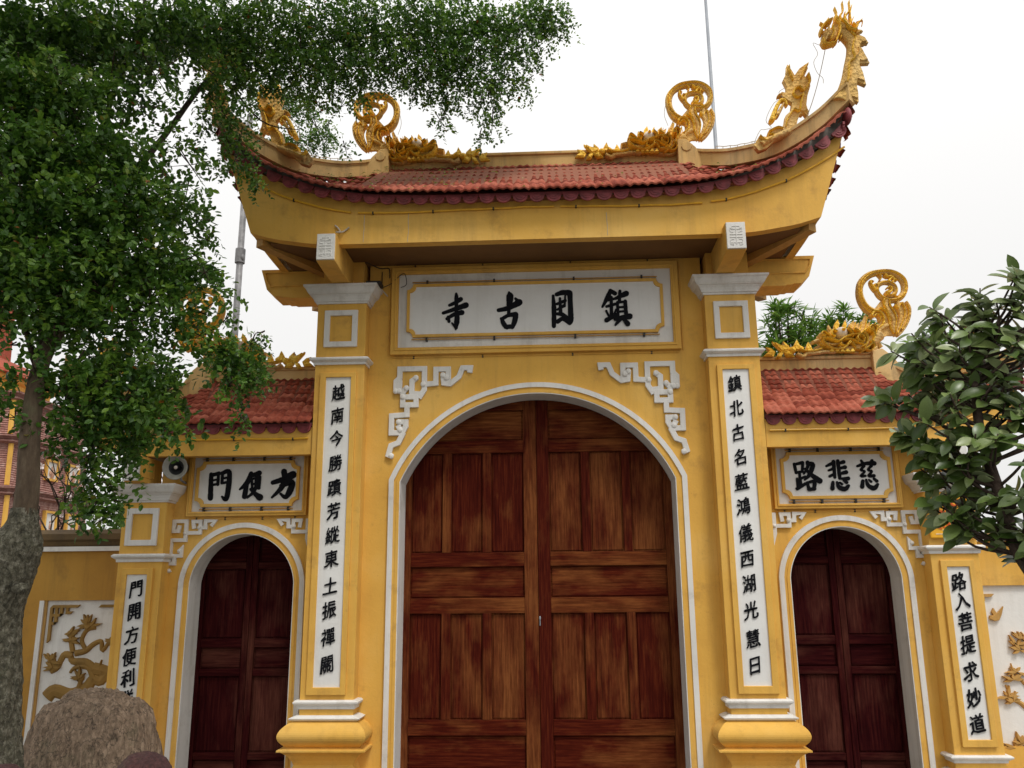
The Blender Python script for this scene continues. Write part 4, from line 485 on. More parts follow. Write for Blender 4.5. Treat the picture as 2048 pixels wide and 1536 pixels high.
def pillar(parent, s, xa, xb, y0, y1, z, sc):
    """z: dict of heights"""
    a, b_ = (xa, xb) if s > 0 else (-xb, -xa)
    m = MB(); m.loft(a, b_, y0, y1, [(0, z['bulge_top'] - .02), (0, z['cap0'] + .01)]); pl = m.build('pillar', 'yellow', parent, bevel=.004)
    def trim(name, prof, mat): t = MB(); t.loft(a, b_, y0, y1, prof); return t.build(name, mat, pl)
    c = z['cap0']; h = z['cap1'] - c
    trim('capital', [(.012, c), (.014, c + .10 * h), (.026, c + .12 * h), (.028, c + .20 * h), (.040, c + .36 * h), (.052, c + .44 * h), (.053, c + .47 * h), (.066, c + .50 * h), (.078, c + .60 * h), (.093, c + .82 * h), (.108 * sc, c + .90 * h), (.108 * sc, c + h)], 'white')
    for q0, q1 in z['bands']:
        h = q1 - q0; trim('band', [(.012, q0), (.014, q0 + .34 * h), (.022, q0 + .38 * h), (.042, q0 + .62 * h), (.044, q0 + .80 * h), (.028, q1)], 'white')
    t0 = z['bulge_top']; trim('lip', [(.038, t0 - .012), (.062, t0), (.066, t0 + .010), (.02, t0 + .028)], 'white')
    pr = []
    for i in range(15):
        th = PI * i / 14; pr.append((.035 + .095 * math.sin(th) ** .75, t0 - .012 - .2 * sc * (i / 14)))
    zb = pr[-1][1]; pr = pr[::-1]
    pr = [(.02, zb - .12), (.035, zb - .085), (.065, zb - .045), (.105, zb - .014), (.128, zb - .010), (.128, zb + .002), (.09, zb + .006)] + [p for p in pr[1:]]
    for i in range(1, len(pr)):
        if pr[i][1] <= pr[i - 1][1]: pr[i] = (pr[i][0], pr[i - 1][1] + .0015)
    trim('bulged_moulding', pr, 'yellow')
    if zb > .3: trim('plinth', [(.15, 0), (.15, zb - .25), (.12, zb - .22), (.05, zb - .19), (.02, zb - .12)], 'yellow')
    # square frame
    q = z['square']; t = MB(); X0, X1, Z0, Z1 = q; X0, X1 = (X0, X1) if s > 0 else (-X1, -X0); w = .048
    t.ring([(X0, Z0), (X1, Z0), (X1, Z1), (X0, Z1)], [(X0 + w, Z0 + w), (X1 - w, Z0 + w), (X1 - w, Z1 - w), (X0 + w, Z1 - w)], y0 - .022, y0 + .003, True); o = t.build('square_frame', 'white', pl, bevel=.004); fixn(o.data)
    # couplet frame
    F0, F1, G0, G1 = z['frame']; P0, P1, Q0, Q1 = z['panel']
    if s < 0: F0, F1, P0, P1 = -F1, -F0, -P1, -P0
    t = MB(); t.ring([(F0, G0), (F1, G0), (F1, G1), (F0, G1)], [(P0, Q0), (P1, Q0), (P1, Q1), (P0, Q1)], y0 - .024, y0 + .003, True); o = t.build('couplet_frame', 'yellow', pl, bevel=.004); fixn(o.data)
    couplet(parent, ('M' if sc == 1 else 'S') + ('R' if s > 0 else 'L'), P0, P1, Q0, Q1, y0 - .010)
    return pl
def plaque(parent, x0, x1, z0, z1, y, fw, inner, k, data):
    t = MB(); t.ring([(x0, z0), (x1, z0), (x1, z1), (x0, z1)], [(x0 + fw, z0 + fw), (x1 - fw, z0 + fw), (x1 - fw, z1 - fw), (x0 + fw, z1 - fw)], y - .045, y + .01, True)
    t.ring([(x0 + fw * .55, z0 + fw * .55), (x1 - fw * .55, z0 + fw * .55), (x1 - fw * .55, z1 - fw * .55), (x0 + fw * .55, z1 - fw * .55)], [(x0 + fw * .8, z0 + fw * .8), (x1 - fw * .8, z0 + fw * .8), (x1 - fw * .8, z1 - fw * .8), (x0 + fw * .8, z1 - fw * .8)], y - .055, y - .044, True)
    pq = t.build('name_plaque', 'yellow', parent, bevel=.003); fixn(pq.data)
    t = MB(); t.box(x0 + fw - .002, x1 - fw + .002, y - .018, y + .008, z0 + fw - .002, z1 - fw + .002); t.build('field', 'white', pq)
    X0, X1, Z0, Z1 = inner; c = .055
    def oct_(e):
        pts = []
        for (cx, cz, a) in ((X0, Z0, 90), (X1, Z0, 180), (X1, Z1, 270), (X0, Z1, 0)):
            # scooped corner
            for i in range(7):
                th = math.radians(a - 90 * i / 6); r = c + e
                px, pz = cx + r * math.cos(th), cz + r * math.sin(th); pts.append((min(max(px, X0 - e), X1 + e) if True else px, min(max(pz, Z0 - e), Z1 + e)))
        # order: counter-clockwise starting at bottom-left
        return pts
    def poly(e):
        pts = []; r = c
        for cx, cz, a0 in ((X0 - e, Z0 - e, 90), (X1 + e, Z0 - e, 180), (X1 + e, Z1 + e, 270), (X0 - e, Z1 + e, 360)):
            for i in range(6):
                th = math.radians(a0 - 18 * i); pts.append((cx + r * math.cos(th), cz + r * math.sin(th)))
        return pts
    t = MB(); t.prism(poly(0), y - .030, y - .012); o = t.build('lettering_board', 'panel_white', pq); fixn(o.data)
    t = MB(); t.ring(poly(0), poly(.026), y - .044, y - .012, True); o = t.build('inner_border', 'yellow', pq, bevel=.003); fixn(o.data)
    brush(data, y - .030, k, pq)
    t = MB()
    for zz in (Z0 - .045, Z1 + .042): t.tube([(X0 + .02, y - .035, zz), (X1 - .02, y - .035, zz)], .0055)
    t.build('light_tube', 'relief', pq)
    t = MB()
    for zz in (Z0 - .045, Z1 + .042):
        for f in (.07, .34, .66, .93): x = X0 + (X1 - X0) * f; t.box(x - .008, x + .008, y - .048, y - .012, zz - .018, zz + .014)
    for zz in (z0 - .02, z1 + .02):
        for f in (.08, .32, .63, .90): x = x0 + (x1 - x0) * f; t.box(x - .007, x + .007, y - .01, y + .02, zz - .012, zz + .012)
    t.build('clips', 'clip', pq, kind='stuff')
    t = MB()
    for zz in (z0 - .02, z1 + .018): t.tube([(x0 + .02, y - .004, zz), (x1 - .02, y - .004, zz)], .0065)
    t.tube([(x0 - .022, y - .004, z0), (x0 - .022, y - .004, z1)], .0065); t.tube([(x1 + .02, y - .004, z0), (x1 + .02, y - .004, z1)], .0065)
    t.build('light_tube', 'yellow', pq)
    return pq
def ornament(name, parent, data, y, mirror, cx=0, dx=0, dz=0, sc=1, ref=(0, 0), label=None):
    """relief figure of stucco, one mesh for every part"""
    parts = {}
    for e in data:
        typ, part = e[0], e[1]
        gold = {0: 'dull_gold', 1: 'gold', 2: 'eye'}[e[-2] if typ != 'z' else 0]; yo = e[-1]; b = parts.setdefault((part, gold), MB())
        tr = lambda p: (ref[0] + (p[0] - ref[0]) * sc + dx, ref[1] + (p[1] - ref[1]) * sc + dz)
        if typ == 't':
            pts = catmull([tr(p) for p in e[2]], 4); b.tube([(x, y + yo, z) for x, z in pts], e[3] * sc, e[4] * sc, 8, e[5])
        elif typ == 'p':
            pts = [tr(p) for p in e[2]]; th = e[3]; n = len(pts); cx_ = sum(p[0] for p in pts) / n; cz_ = sum(p[1] for p in pts) / n
            b.prism(pts, y + yo - th * .6, y + yo + th * .6)
            ins = [(cx_ + (x - cx_) * .72, cz_ + (z - cz_) * .72) for x, z in pts]
            if n < 9: b.prism(ins, y + yo - th * 1.1, y + yo + th * 1.1)
        else:
            x, z = tr(e[2]); r = e[3] * sc; b.ball((x, y + yo, z), r, e[4] + r * .3, r)
    root = None
    order = sorted(parts, key=lambda k: -len(parts[k].v))
    for k in order:
        b = parts[k]
        if mirror: b.mirror(cx)
        if root is None: root = b.build(name, k[1], parent); o = root; 
        else: o = b.build(k[0] if k[0] != name else 'scroll', k[1], root)
        fixn(o.data)
        for p in o.data.polygons: p.use_smooth = len(p.vertices) == 4
    if label: root['label'] = label
    return root
# ================================================================== MAIN GATE
gate = thing('temple_gate', 'tall central yellow temple gate with great wooden double doors and a four character name plaque', 'gate')
HW, CZ, RR = 1.25, 2.028, 1.362
arch_wall('wall', gate, 0, HW, CZ, RR, .088, -1.47, 1.47, 4.56, .15, .38)
b = MB(); b.box(-1.88, 1.88, .60, .85, 3.5, 4.6); b.box(-1.88, -1.2, .60, .85, 0, 3.5); b.box(1.2, 1.88, .60, .85, 0, 3.5); b.build('rear_wall', 'yellow', gate)
b = MB(); b.box(-1.895, -1.455, .298, 1.0, 0, 4.5); b.box(1.455, 1.895, .298, 1.0, 0, 4.5); b.build('pier', 'yellow', gate)
arch_trim(gate, 0, HW, CZ, RR, .15, .405)
ZM = dict(cap0=4.098, cap1=4.25, bands=[(3.548, 3.612), (.758, .826)], bulge_top=.685, square=(1.531, 1.822, 3.705, 4.036), frame=(1.525, 1.838, .862, 3.475), panel=(1.570, 1.787, .920, 3.434))
for s in (-1, 1): pillar(gate, s, 1.462, 1.890, 0, .30, ZM, 1)
for s in (-1, 1): b = MB(); b.box(min(s * 1.5, s * 1.86), max(s * 1.5, s * 1.86), .04, .30, 4.25, 4.50); b.build('pillar_head', 'yellow', gate, bevel=.004)
plaque(gate, -1.264, 1.262, 3.658, 4.463, .15, .062, (-1.100, 1.102, 3.838, 4.280), .00142, BRUSH_MAIN)
for m in (True, False): fret(gate, FRET_MAIN, .046, .15, m)
# door
rows = [(.235, .497, 1), (.617, 1.462, 0), (1.588, 1.848, 1), (1.966, 2.826, 0), (2.936, 3.206, 1)]
dl = leaf_of(gate, ('wood_v', 'wood_h'), -1.20, -.008, [(-1.10, -.828), (-.752, -.480), (-.405, -.122)], rows, .41, .1)
dr = leaf_of(gate, ('wood_v', 'wood_h'), -.004, 1.20, [(.098, .378), (.453, .730), (.802, 1.085)], rows, .41, .1)
b = MB(); b.box(-1.19, 1.19, .452, .47, 0, 3.4); b.build('door_backing', 'wood_v', gate)
b = MB(); b.ball((.004, .40, 1.42), .008, .01, .018); b.tube([(.004, .402, 1.36), (.004, .402, 1.42)], .004); b.build('door_bolt', 'steel', dr)
# roof
ZE = [(0, 4.816), (.7, 4.816), (1.28, 4.838), (1.565, 4.875), (1.766, 4.920), (2.034, 5.030), (2.241, 5.140), (2.434, 5.290), (2.62, 5.475)]
HIP = [(1.45, 5.73), (1.55, 5.655), (1.66, 5.585), (1.86, 5.49), (2.16, 5.435), (2.44, 5.515), (2.64, 5.66)]
rf, zef, topf = roof(gate, 0, 1, 0, 1.45, 2.62, -.66, .47, -.62, ZE, HIP, 5.615, .137, .15, True, .010)
def fascia(parent, xi, xe_b, zb_tab, xt, zt_f, y, th, cx, sgn, two, yback, rake):
    xs = []; a = -xt if two else xi
    n = 60; lo = -1 if two else 0
    A = []; B_ = []
    for i in range(n + 1):
        t = lo + (1 - lo) * i / n if two else i / n
        xb = (xe_b * t) if two else xi + (xe_b - xi) * t; xu = (xt * t) if two else xi + (xt - xi) * t
        A.append((cx + sgn * xb, interp(zb_tab, abs(xb)))); B_.append((cx + sgn * xu, zt_f(abs(xu))))
    # slanted ends with a slight curve: three rows
    b = MB(); mid = [((p[0] + q[0]) / 2 - sgn * 0 * .0, (p[1] + q[1]) / 2) for p, q in zip(A, B_)]
    b.ring(A, B_, y, y + th); o = b.build('fascia', 'yellow', parent); fixn(o.data)
    return o
ZB = [(0, 4.445), (1.45, 4.445), (1.77, 4.452), (2.0, 4.484), (2.17, 4.515), (2.35, 4.57)]
fascia(gate, 0, 2.345, ZB, 2.60, lambda a: zef(a) - .03 - .09 * max(0, (a - 1.45) / 1.15) ** 3, -.5, .09, 0, 1, True, 1.44, 0)
for s in (-1, 1):       # end fascias: rise to both corners
    b = MB(); n = 24; A = []; B_ = []
    for i in range(n + 1):
        y = -.405 + (1.44 + .405) * i / n; k = abs(2 * i / n - 1); A.append((s * (2.30 + .045 * k ** 2), y, 4.49 + .08 * k ** 3)); B_.append((s * (2.56 + .02 * k ** 2), y, 4.97 + .36 * k ** 2.6))
    th = -s * .07; vs = []
    for p, q in zip(A, B_): vs += [p, q, (q[0] + th, q[1], q[2]), (p[0] + th, p[1], p[2])]
    fs = []
    for i in range(n):
        for k in range(4): l = (k + 1) % 4; fs.append((4 * i + k, 4 * i + l, 4 * i + 4 + l, 4 * i + 4 + k))
    fs += [(0, 1, 2, 3), (4 * n, 4 * n + 3, 4 * n + 2, 4 * n + 1)]; b.add(vs, fs); o = b.build('end_fascia', 'yellow', gate); fixn(o.data)
    for q in ([(s * 1.86, .20, 4.45), (s * 2.30, -.40, 4.52)], [(s * 1.86, .75, 4.45), (s * 2.30, 1.35, 4.52)]): b = MB(); b.sweep(q, .09, -.03, .05); b.build('hip_rafter', 'relief', gate)
    # side beam with chamfered end
    pl = [(1.885, 4.243), (2.215, 4.243), (2.235, 4.252), (2.275, 4.252), (2.295, 4.262), (2.36, 4.262), (2.435, 4.33), (2.495, 4.522), (1.885, 4.522)]
    b = MB(); b.prism([(s * x, z) for x, z in pl], .22, .48); bo = b.build('side_beam', 'yellow', gate, bevel=.004); fixn(bo.data)
    b = MB(); b.tube([(s * 1.95, .215, 4.36), (s * 2.40, .215, 4.36), (s * 2.44, .215, 4.42), (s * 2.45, .215, 4.49), (s * 1.95, .215, 4.49)], .007); b.build('beam_moulding', 'yellow', bo)
    # bracket arm carrying the eave, white carved end
    x0, x1 = (1.548, 1.706) if s > 0 else (-1.748, -1.594)
    b = MB(); prof = [(-.60, 4.262), (-.60, 4.494), (.10, 4.494), (.10, 4.262), (-.35, 4.250)]
    vs = [(x0, y, z) for y, z in prof] + [(x1, y, z) for y, z in prof]; n = 5
    b.add(vs, [tuple(range(n)), tuple(range(2 * n - 1, n - 1, -1))] + [(i, i + n, (i + 1) % n + n, (i + 1) % n) for i in range(n)])
    br = b.build('bracket', 'yellow', gate, bevel=.005); fixn(br.data)
    b = MB(); xm = (x0 + x1) / 2
    b.box(x0 + .004, x1 - .004, -.622, -.601, 4.268, 4.490); be = b.build('bracket_end', 'white', br, bevel=.003)
    b = MB(); Yc = -.623                     # the carved long-life roundel, raised lines
    for z_, w_ in ((4.455, .030), (4.43, .042), (4.385, .05), (4.36, .05), (4.315, .042)): b.tube([(xm - w_, Yc, z_), (xm + w_, Yc, z_)], .0035, seg=5)
    b.tube([(xm, Yc, 4.30), (xm, Yc, 4.465)], .0035, seg=5)
    for sx in (-1, 1):
        b.tube([(xm + sx * .02, Yc, 4.405), (xm + sx * .048, Yc, 4.41), (xm + sx * .048, Yc, 4.44), (xm + sx * .025, Yc, 4.44)], .0033, seg=5)
        b.tube([(xm + sx * .02, Yc, 4.345), (xm + sx * .048, Yc, 4.34), (xm + sx * .048, Yc, 4.30), (xm + sx * .025, Yc, 4.295), (xm + sx * .025, Yc, 4.318)], .0033, seg=5)
    b.build('carving', 'white', br)
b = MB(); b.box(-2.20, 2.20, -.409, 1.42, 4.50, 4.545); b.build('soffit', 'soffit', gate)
# ridge and hips
def ridge(parent, x0, x1, y, z0, z1, cx=0):
    b = MB(); b.box(x0, x1, y - .075, y + .075, z0 - .1, z1 - .03); b.box(x0, x1, y - .095, y + .095, z1 - .03, z1); return b.build('ridge', 'old_yellow', parent, bevel=.006)
ridge(gate, -1.46, 1.46, .47, 5.60, 5.715)
def hip(parent, xr, xt, yr, yt, tab, sgn, w=.11, cx=0, h=.15):
    pts = []; n = 26
    for i in range(n + 1):
        a = xr + (xt - xr) * i / n; t = i / n; pts.append((cx + sgn * a, yr + (yt - yr) * t, interp(tab, a)))
    b = MB(); b.sweep(pts, w, -h, -.02); b.sweep(pts, w + .035, -.02, .008); o = b.build('hip_ridge', 'old_yellow', parent); fixn(o.data)
    pts = [(x, 2 * yr - y, z) for x, y, z in pts]; b = MB(); b.sweep(pts, w, -h, .008); o = b.build('hip_ridge', 'old_yellow', parent); fixn(o.data)
for s in (-1, 1):
    hip(gate, 1.44, 2.64, .47, -.64, HIP, s)
    b = MB(); b.prism([(s * x, z) for x, z in ((1.36, 5.40), (1.36, 5.74), (1.44, 5.74), (1.52, 5.66), (1.70, 5.42), (1.62, 5.34))], .28, .58); b.tube([(s * 1.44, .27, 5.66), (s * 1.44, .59, 5.66)], .05); o = b.build('ridge_scroll', 'old_yellow', gate, bevel=.006); fixn(o.data)
    ornament('ridge_dragon', gate, RIDGE_DRAGON, .42, s < 0, label='openwork ridge dragon with a curled tail at the %s end of the ridge' % ('pole side' if s > 0 else 'leafy'))
    ornament('hip_dragon', gate, HIP_DRAGON, -.30, s < 0)
    ornament('tip_dragon', gate, TIP_DRAGON, -.60, s < 0)
    # round closing tile at the corner
    b = MB(); b.ball((s * 2.60, -.60, 5.40), .032, .07, .075, 14, 10); b.build('corner_tile', 'scallop', gate, True)
# light tubes under the drip tiles and clips
def tubes(parent, segs, y, tab):
    b = MB(); c = MB()
    for a0, a1 in segs:
        pts = []; n = max(4, int(abs(a1 - a0) / .12))
        for i in range(n + 1): x = a0 + (a1 - a0) * i / n; pts.append((x, y, tab(x) + random.gauss(0, .0015)))
        b.tube(pts, .0085)
        for i in range(1, n, 4): x, _, z = pts[i]; c.box(x - .006, x + .006, y - .011, y + .012, z - .013, z + .008)
    b.build('light_tube', 'tube', parent); c.build('clips', 'clip', parent, kind='stuff')
tubes(gate, [(-2.60, -1.50), (-1.44, .19), (.24, 1.40), (1.47, 2.585)], -.512, lambda x: interp([(0, 4.725), (1.5, 4.722), (2.03, 4.862), (2.35, 5.02), (2.62, 5.19)], abs(x)) + (.006 if x < -1.5 or x > 1.44 else 0))
# loose wires: on the left bracket, round the ornaments
for q, r in ((catmull([(-1.60, -.58, 4.52), (-1.585, -.515, 4.545), (-1.60, -.512, 4.58), (-1.63, -.512, 4.61)], 4), .007), (catmull([(-1.60, -.58, 4.52), (-1.56, -.515, 4.55), (-1.51, -.512, 4.59)], 4), .007), ([(-1.36, .06, 4.26), (-1.30, .12, 4.20)], .006)): b = MB(); b.tube(q, r); b.build('loose_wire', 'wire', gate)
b = MB(); b.tube(catmull([(-1.45, -.1, 4.44), (-1.38, .13, 4.47), (-1.30, .14, 4.47), (-1.29, .14, 4.38)], 4), .005); b.tube([(-1.36, .14, 4.44), (-1.36, .14, 4.28)], .004); b.tube(catmull([(-1.36, .1, 4.27), (-1.27, .12, 4.32), (-1.22, .1, 4.36), (-1.15, .09, 4.40), (-1.13, .09, 4.30), (-1.18, .09, 4.27)], 4), .0035); b.build('dark_cable', 'clip', gate)
b = MB(); b.box(-1.46, -1.33, -.06, .06, 4.252, 4.285); b.build('junction_box', 'clip', gate, bevel=.004)
for s in (-1, 1):
    b = MB(); c = MB(); pts = []
    for i in range(14): a = 1.70 + (2.05 - 1.70) * i / 13; t = (a - 1.44) / 1.2; pts.append((s * a, .47 - 1.11 * t, interp(HIP, a) + .06 + .003 * math.sin(i * 2)))
    b.tube(pts, .0035, seg=5)
    for p in pts[::2]: b.tube([p, (p[0] + random.uniform(-.01, .01), p[1], p[2] - .055)], .003, seg=4)
    b.build('light_wire', 'wire', gate); b = MB()
    pts = [(s * (2.30 + .022 * i), -.33 - .022 * i, 5.44 + .035 * i + .0035 * i * i) for i in range(11)]; b.tube(pts, .0035, seg=5)
    b.build('light_wire', 'wire', gate); b = MB()
    b.tube(catmull([(s * (1.9 + x), -.33, 5.33 + z) for x, z in ((0, 0), (.06, .12), (.10, .13), (.16, .15), (.12, .22), (.20, .38), (.28, .42), (.25, .48), (.30, .52))], 4), .0025, seg=4)
    b.build('light_wire', 'wire', gate); b = MB()
    b.tube(catmull([(s * (2.43 + x), -.62, 5.70 + z) for x, z in ((0, 0), (.0, .05), (-.04, .1), (-.06, .2), (-.02, .28), (-.05, .38), (.02, .36), (.03, .5), (.08, .46), (.1, .62))], 4), .0025, seg=4)
    b.build('light_wire', 'wire', gate); b = MB()
    b.tube(catmull([(s * (1.30 + x), .40, 5.95 + z) for x, z in ((0, 0), (-.03, .12), (0, .25), (.08, .36), (.2, .42), (.33, .38), (.42, .25))], 4), .0025, seg=4)
    b.build('light_wire', 'wire', gate)
b = MB()      # leaf litter on the tiles, thickest under the tree
for i in range(260):
    x = random.choice([random.uniform(-2.2, 1.9), random.uniform(-2.2, -.3), random.uniform(-1.8, -.6)]); t = random.random() ** 1.2 * .95
    y1, z1 = topf(abs(x)); e = zef(abs(x)); p = Vector((x, -.66 + (y1 + .66) * t, e + (z1 - e) * t + .022)); a = random.uniform(0, 6.28); r = random.uniform(.008, .020)
    b.add([p + Vector((math.cos(a) * r, math.sin(a) * r * .7, math.sin(a) * r * .6)), p + Vector((math.cos(a + 2) * r * .6, math.sin(a + 2) * r * .5, .006)), p + Vector((-math.cos(a) * r, -math.sin(a) * r * .7, -math.sin(a) * r * .5)), p + Vector((math.cos(a + 4.3) * r * .6, math.sin(a + 4.3) * r * .5, .004))], [(0, 1, 2, 3)])
b.build('leaf_litter', 'bush', gate, kind='stuff', tint=[random.choice((.3, .6, .96, 1, .9)) for _ in b.f])
b = MB()
for x, z0, z1 in ((-1.39, 4.46, 4.70), (-1.02, 4.45, 4.71), (.62, 4.46, 4.66)): b.tube([(x + random.gauss(0, .002), -.5005, z0 + (z1 - z0) * i / 6) for i in range(7)], .0022, .003, 5)
b.build('paint_drips', 'wire', gate, kind='stuff')
# ================================================================== SIDE GATES
ZE2 = [(0, 3.045), (3.2, 3.045), (3.4, 3.07), (3.6, 3.13), (3.8, 3.24), (3.95, 3.36), (4.07, 3.49)]
HIP2 = [(3.10, 3.675), (3.18, 3.60), (3.28, 3.51), (3.45, 3.43), (3.7, 3.44), (3.95, 3.56), (4.10, 3.68)]
ZS = dict(cap0=2.406, cap1=2.556, bands=[(1.908, 1.975), (.341, .398)], bulge_top=.26, square=(3.218, 3.493, 2.042, 2.356), frame=(3.222, 3.487, .455, 1.857), panel=(3.270, 3.446, .508, 1.804))
for s in (-1, 1):
    sg = thing('side_gate', ('small yellow side gate under the overhanging leafy tree, with a grey loudspeaker beneath its eave' if s < 0 else 'small yellow side gate next to the broad leaved shrub, in full light'), 'gate')
    cx = s * 2.519
    arch_wall('wall', sg, cx, .543, 1.69, .545, .088, cx - .635, cx + .655, 2.95, .30, .50) if s > 0 else arch_wall('wall', sg, cx, .543, 1.69, .545, .088, cx - .655, cx + .635, 2.95, .30, .50)
    arch_trim(sg, cx, .543, 1.69, .545, .30, .525)
    b = MB(); b.box(min(s * 1.9, s * 3.5), max(s * 1.9, s * 3.5), .75, 1.0, 2.3, 3.05); b.build('rear_wall', 'yellow', sg)
    pillar(sg, s, 3.160, 3.540, .15, .62, ZS, .9)
    plaque(sg, *(sorted((s * 1.985, s * 3.038))), 2.292, 2.845, .30, .04, tuple(sorted((s * 2.085, s * 2.945))) + (2.397, 2.742), .00118 if s > 0 else .00140, BRUSH_RIGHT if s > 0 else BRUSH_LEFT)
    mv = [[(x, z) for x, z in p] for p in FRET_SIDE]; fret(sg, mv, .031, .30, s < 0)
    iv = [[(2 * 2.519 - x - .03, z) for x, z in p] for p in FRET_SIDE]
    iv = [[(x, z) for x, z in p if x > 1.915] for p in iv]; iv = [p for p in iv if len(p) > 1]; fret(sg, iv, .031, .30, s < 0)
    zr_ = [(-.02, .331 - .05, 1), (.331, .94, 0), (.999, 1.21, 1), (1.262, 1.86, 0), (1.905, 2.20, 1)]
    zr_ = [(.03, .29, 1), (.345, .955, 0), (1.012, 1.19, 1), (1.262, 1.85, 0), (1.905, 2.22, 1)]
    for (a, b_) in ((-.50, -.003), (.001, .50)):
        c0 = (a + .085, b_ - .052) if a < -.1 else (a + .052, b_ - .085)
        leaf_of(sg, ('dwood_v', 'dwood_h'), cx + a, cx + b_, [(cx + c0[0], cx + c0[1])], zr_, .53, .08)
    b = MB(); b.box(cx - .5, cx + .5, .572, .585, 0, 2.4); b.build('door_backing', 'dwood_v', sg)
    rf2, zef2, topf2 = roof(sg, 0, s, 1.90, 3.10, 4.07, -.06, .60, -.02, ZE2, HIP2, 3.59, .131, .070, False, .010)
    b = MB(); z0 = 3.50; b.box(min(s * 1.88, s * 3.12), max(s * 1.88, s * 3.12), .525, .675, 3.45, 3.645); b.box(min(s * 1.88, s * 3.12), max(s * 1.88, s * 3.12), .505, .695, 3.645, 3.675); b.build('ridge', 'old_yellow', sg, bevel=.006)
    hip(sg, 3.09, 4.09, .60, -.04, HIP2, s, .10, 0, .13)
    b = MB(); b.prism([(s * x, z) for x, z in ((3.0, 3.45), (3.0, 3.70), (3.09, 3.72), (3.17, 3.65), (3.30, 3.46), (3.22, 3.40))], .46, .74); o = b.build('ridge_scroll', 'old_yellow', sg, bevel=.006); fixn(o.data)
    fascia(sg, 1.90, 3.82, [(0, 2.782), (3.2, 2.783), (3.45, 2.80), (3.84, 2.89)], 4.02, lambda a: zef2(a) - .03 - .06 * max(0, (a - 3.1) / .9) ** 3, .03, .08, 0, s, False, 0, 0)
    b = MB(); b.prism([(s * 3.72, 2.86), (s * 3.90, 3.10), (s * 3.96, 3.32), (s * 3.90, 3.32), (s * 3.65, 2.86)], .112, 1.10); o = b.build('end_fascia', 'yellow', sg); fixn(o.data)
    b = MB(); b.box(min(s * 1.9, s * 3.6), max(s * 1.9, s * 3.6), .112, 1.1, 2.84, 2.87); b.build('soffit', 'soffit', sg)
    x0, x1 = sorted((s * 3.295, s * 3.435)); b = MB(); b.box(x0, x1, -.095, .3, 2.5565, 2.775); br = b.build('bracket', 'yellow', sg, bevel=.006)
    b = MB(); b.box(x0 + .004, x1 - .004, -.117, -.096, 2.562, 2.77); b.build('bracket_end', 'white', br, bevel=.003)
    b = MB(); xx = x1 if s < 0 else x0; b.tube([(xx, -.06, 2.60), (xx, .14, 2.60), (xx, .14, 2.73), (xx, -.06, 2.73), (xx, -.06, 2.60)], .006); b.build('bracket_moulding', 'yellow', br)
    tubes(sg, [(s * 1.93, s * 3.2), (s * 3.24, s * 3.98)], .018, lambda x: zef2(abs(x)) - .125)
    # ridge dragon, same pattern as on the great gate
    ref = (1.537, 5.62); ornament('ridge_dragon', sg, RIDGE_DRAGON, .56, s < 0, dx=3.20 - 1.537, dz=3.68 - 5.62, sc=1.02, ref=ref)
    ornament('hip_dragon', sg, HIP_DRAGON, .26, s < 0, dx=3.74 - 2.15, dz=3.47 - 5.45, sc=.72, ref=(2.15, 5.45))
# moss on the sunlit side ridge
b = MB(); ti = []
for i in range(900):
    x = random.uniform(1.93, 3.05) if random.random() < .25 else random.uniform(1.93, 2.5); y = random.uniform(.51, .69); h = random.uniform(.006, .022); a = random.uniform(0, 6.28); r = .008
    b.add([(x + math.cos(a) * r, y + math.sin(a) * r, 3.675), (x - math.cos(a) * r, y - math.sin(a) * r, 3.675), (x + random.gauss(0, .006), y + random.gauss(0, .006), 3.675 + h)], [(0, 1, 2)]); ti.append(random.uniform(.3, .97))
sgr = [o for o in bpy.data.objects if o.name.startswith('side_gate') and 'full light' in o['label']][0]
b.build('moss', 'bush', sgr, kind='stuff', tint=ti)
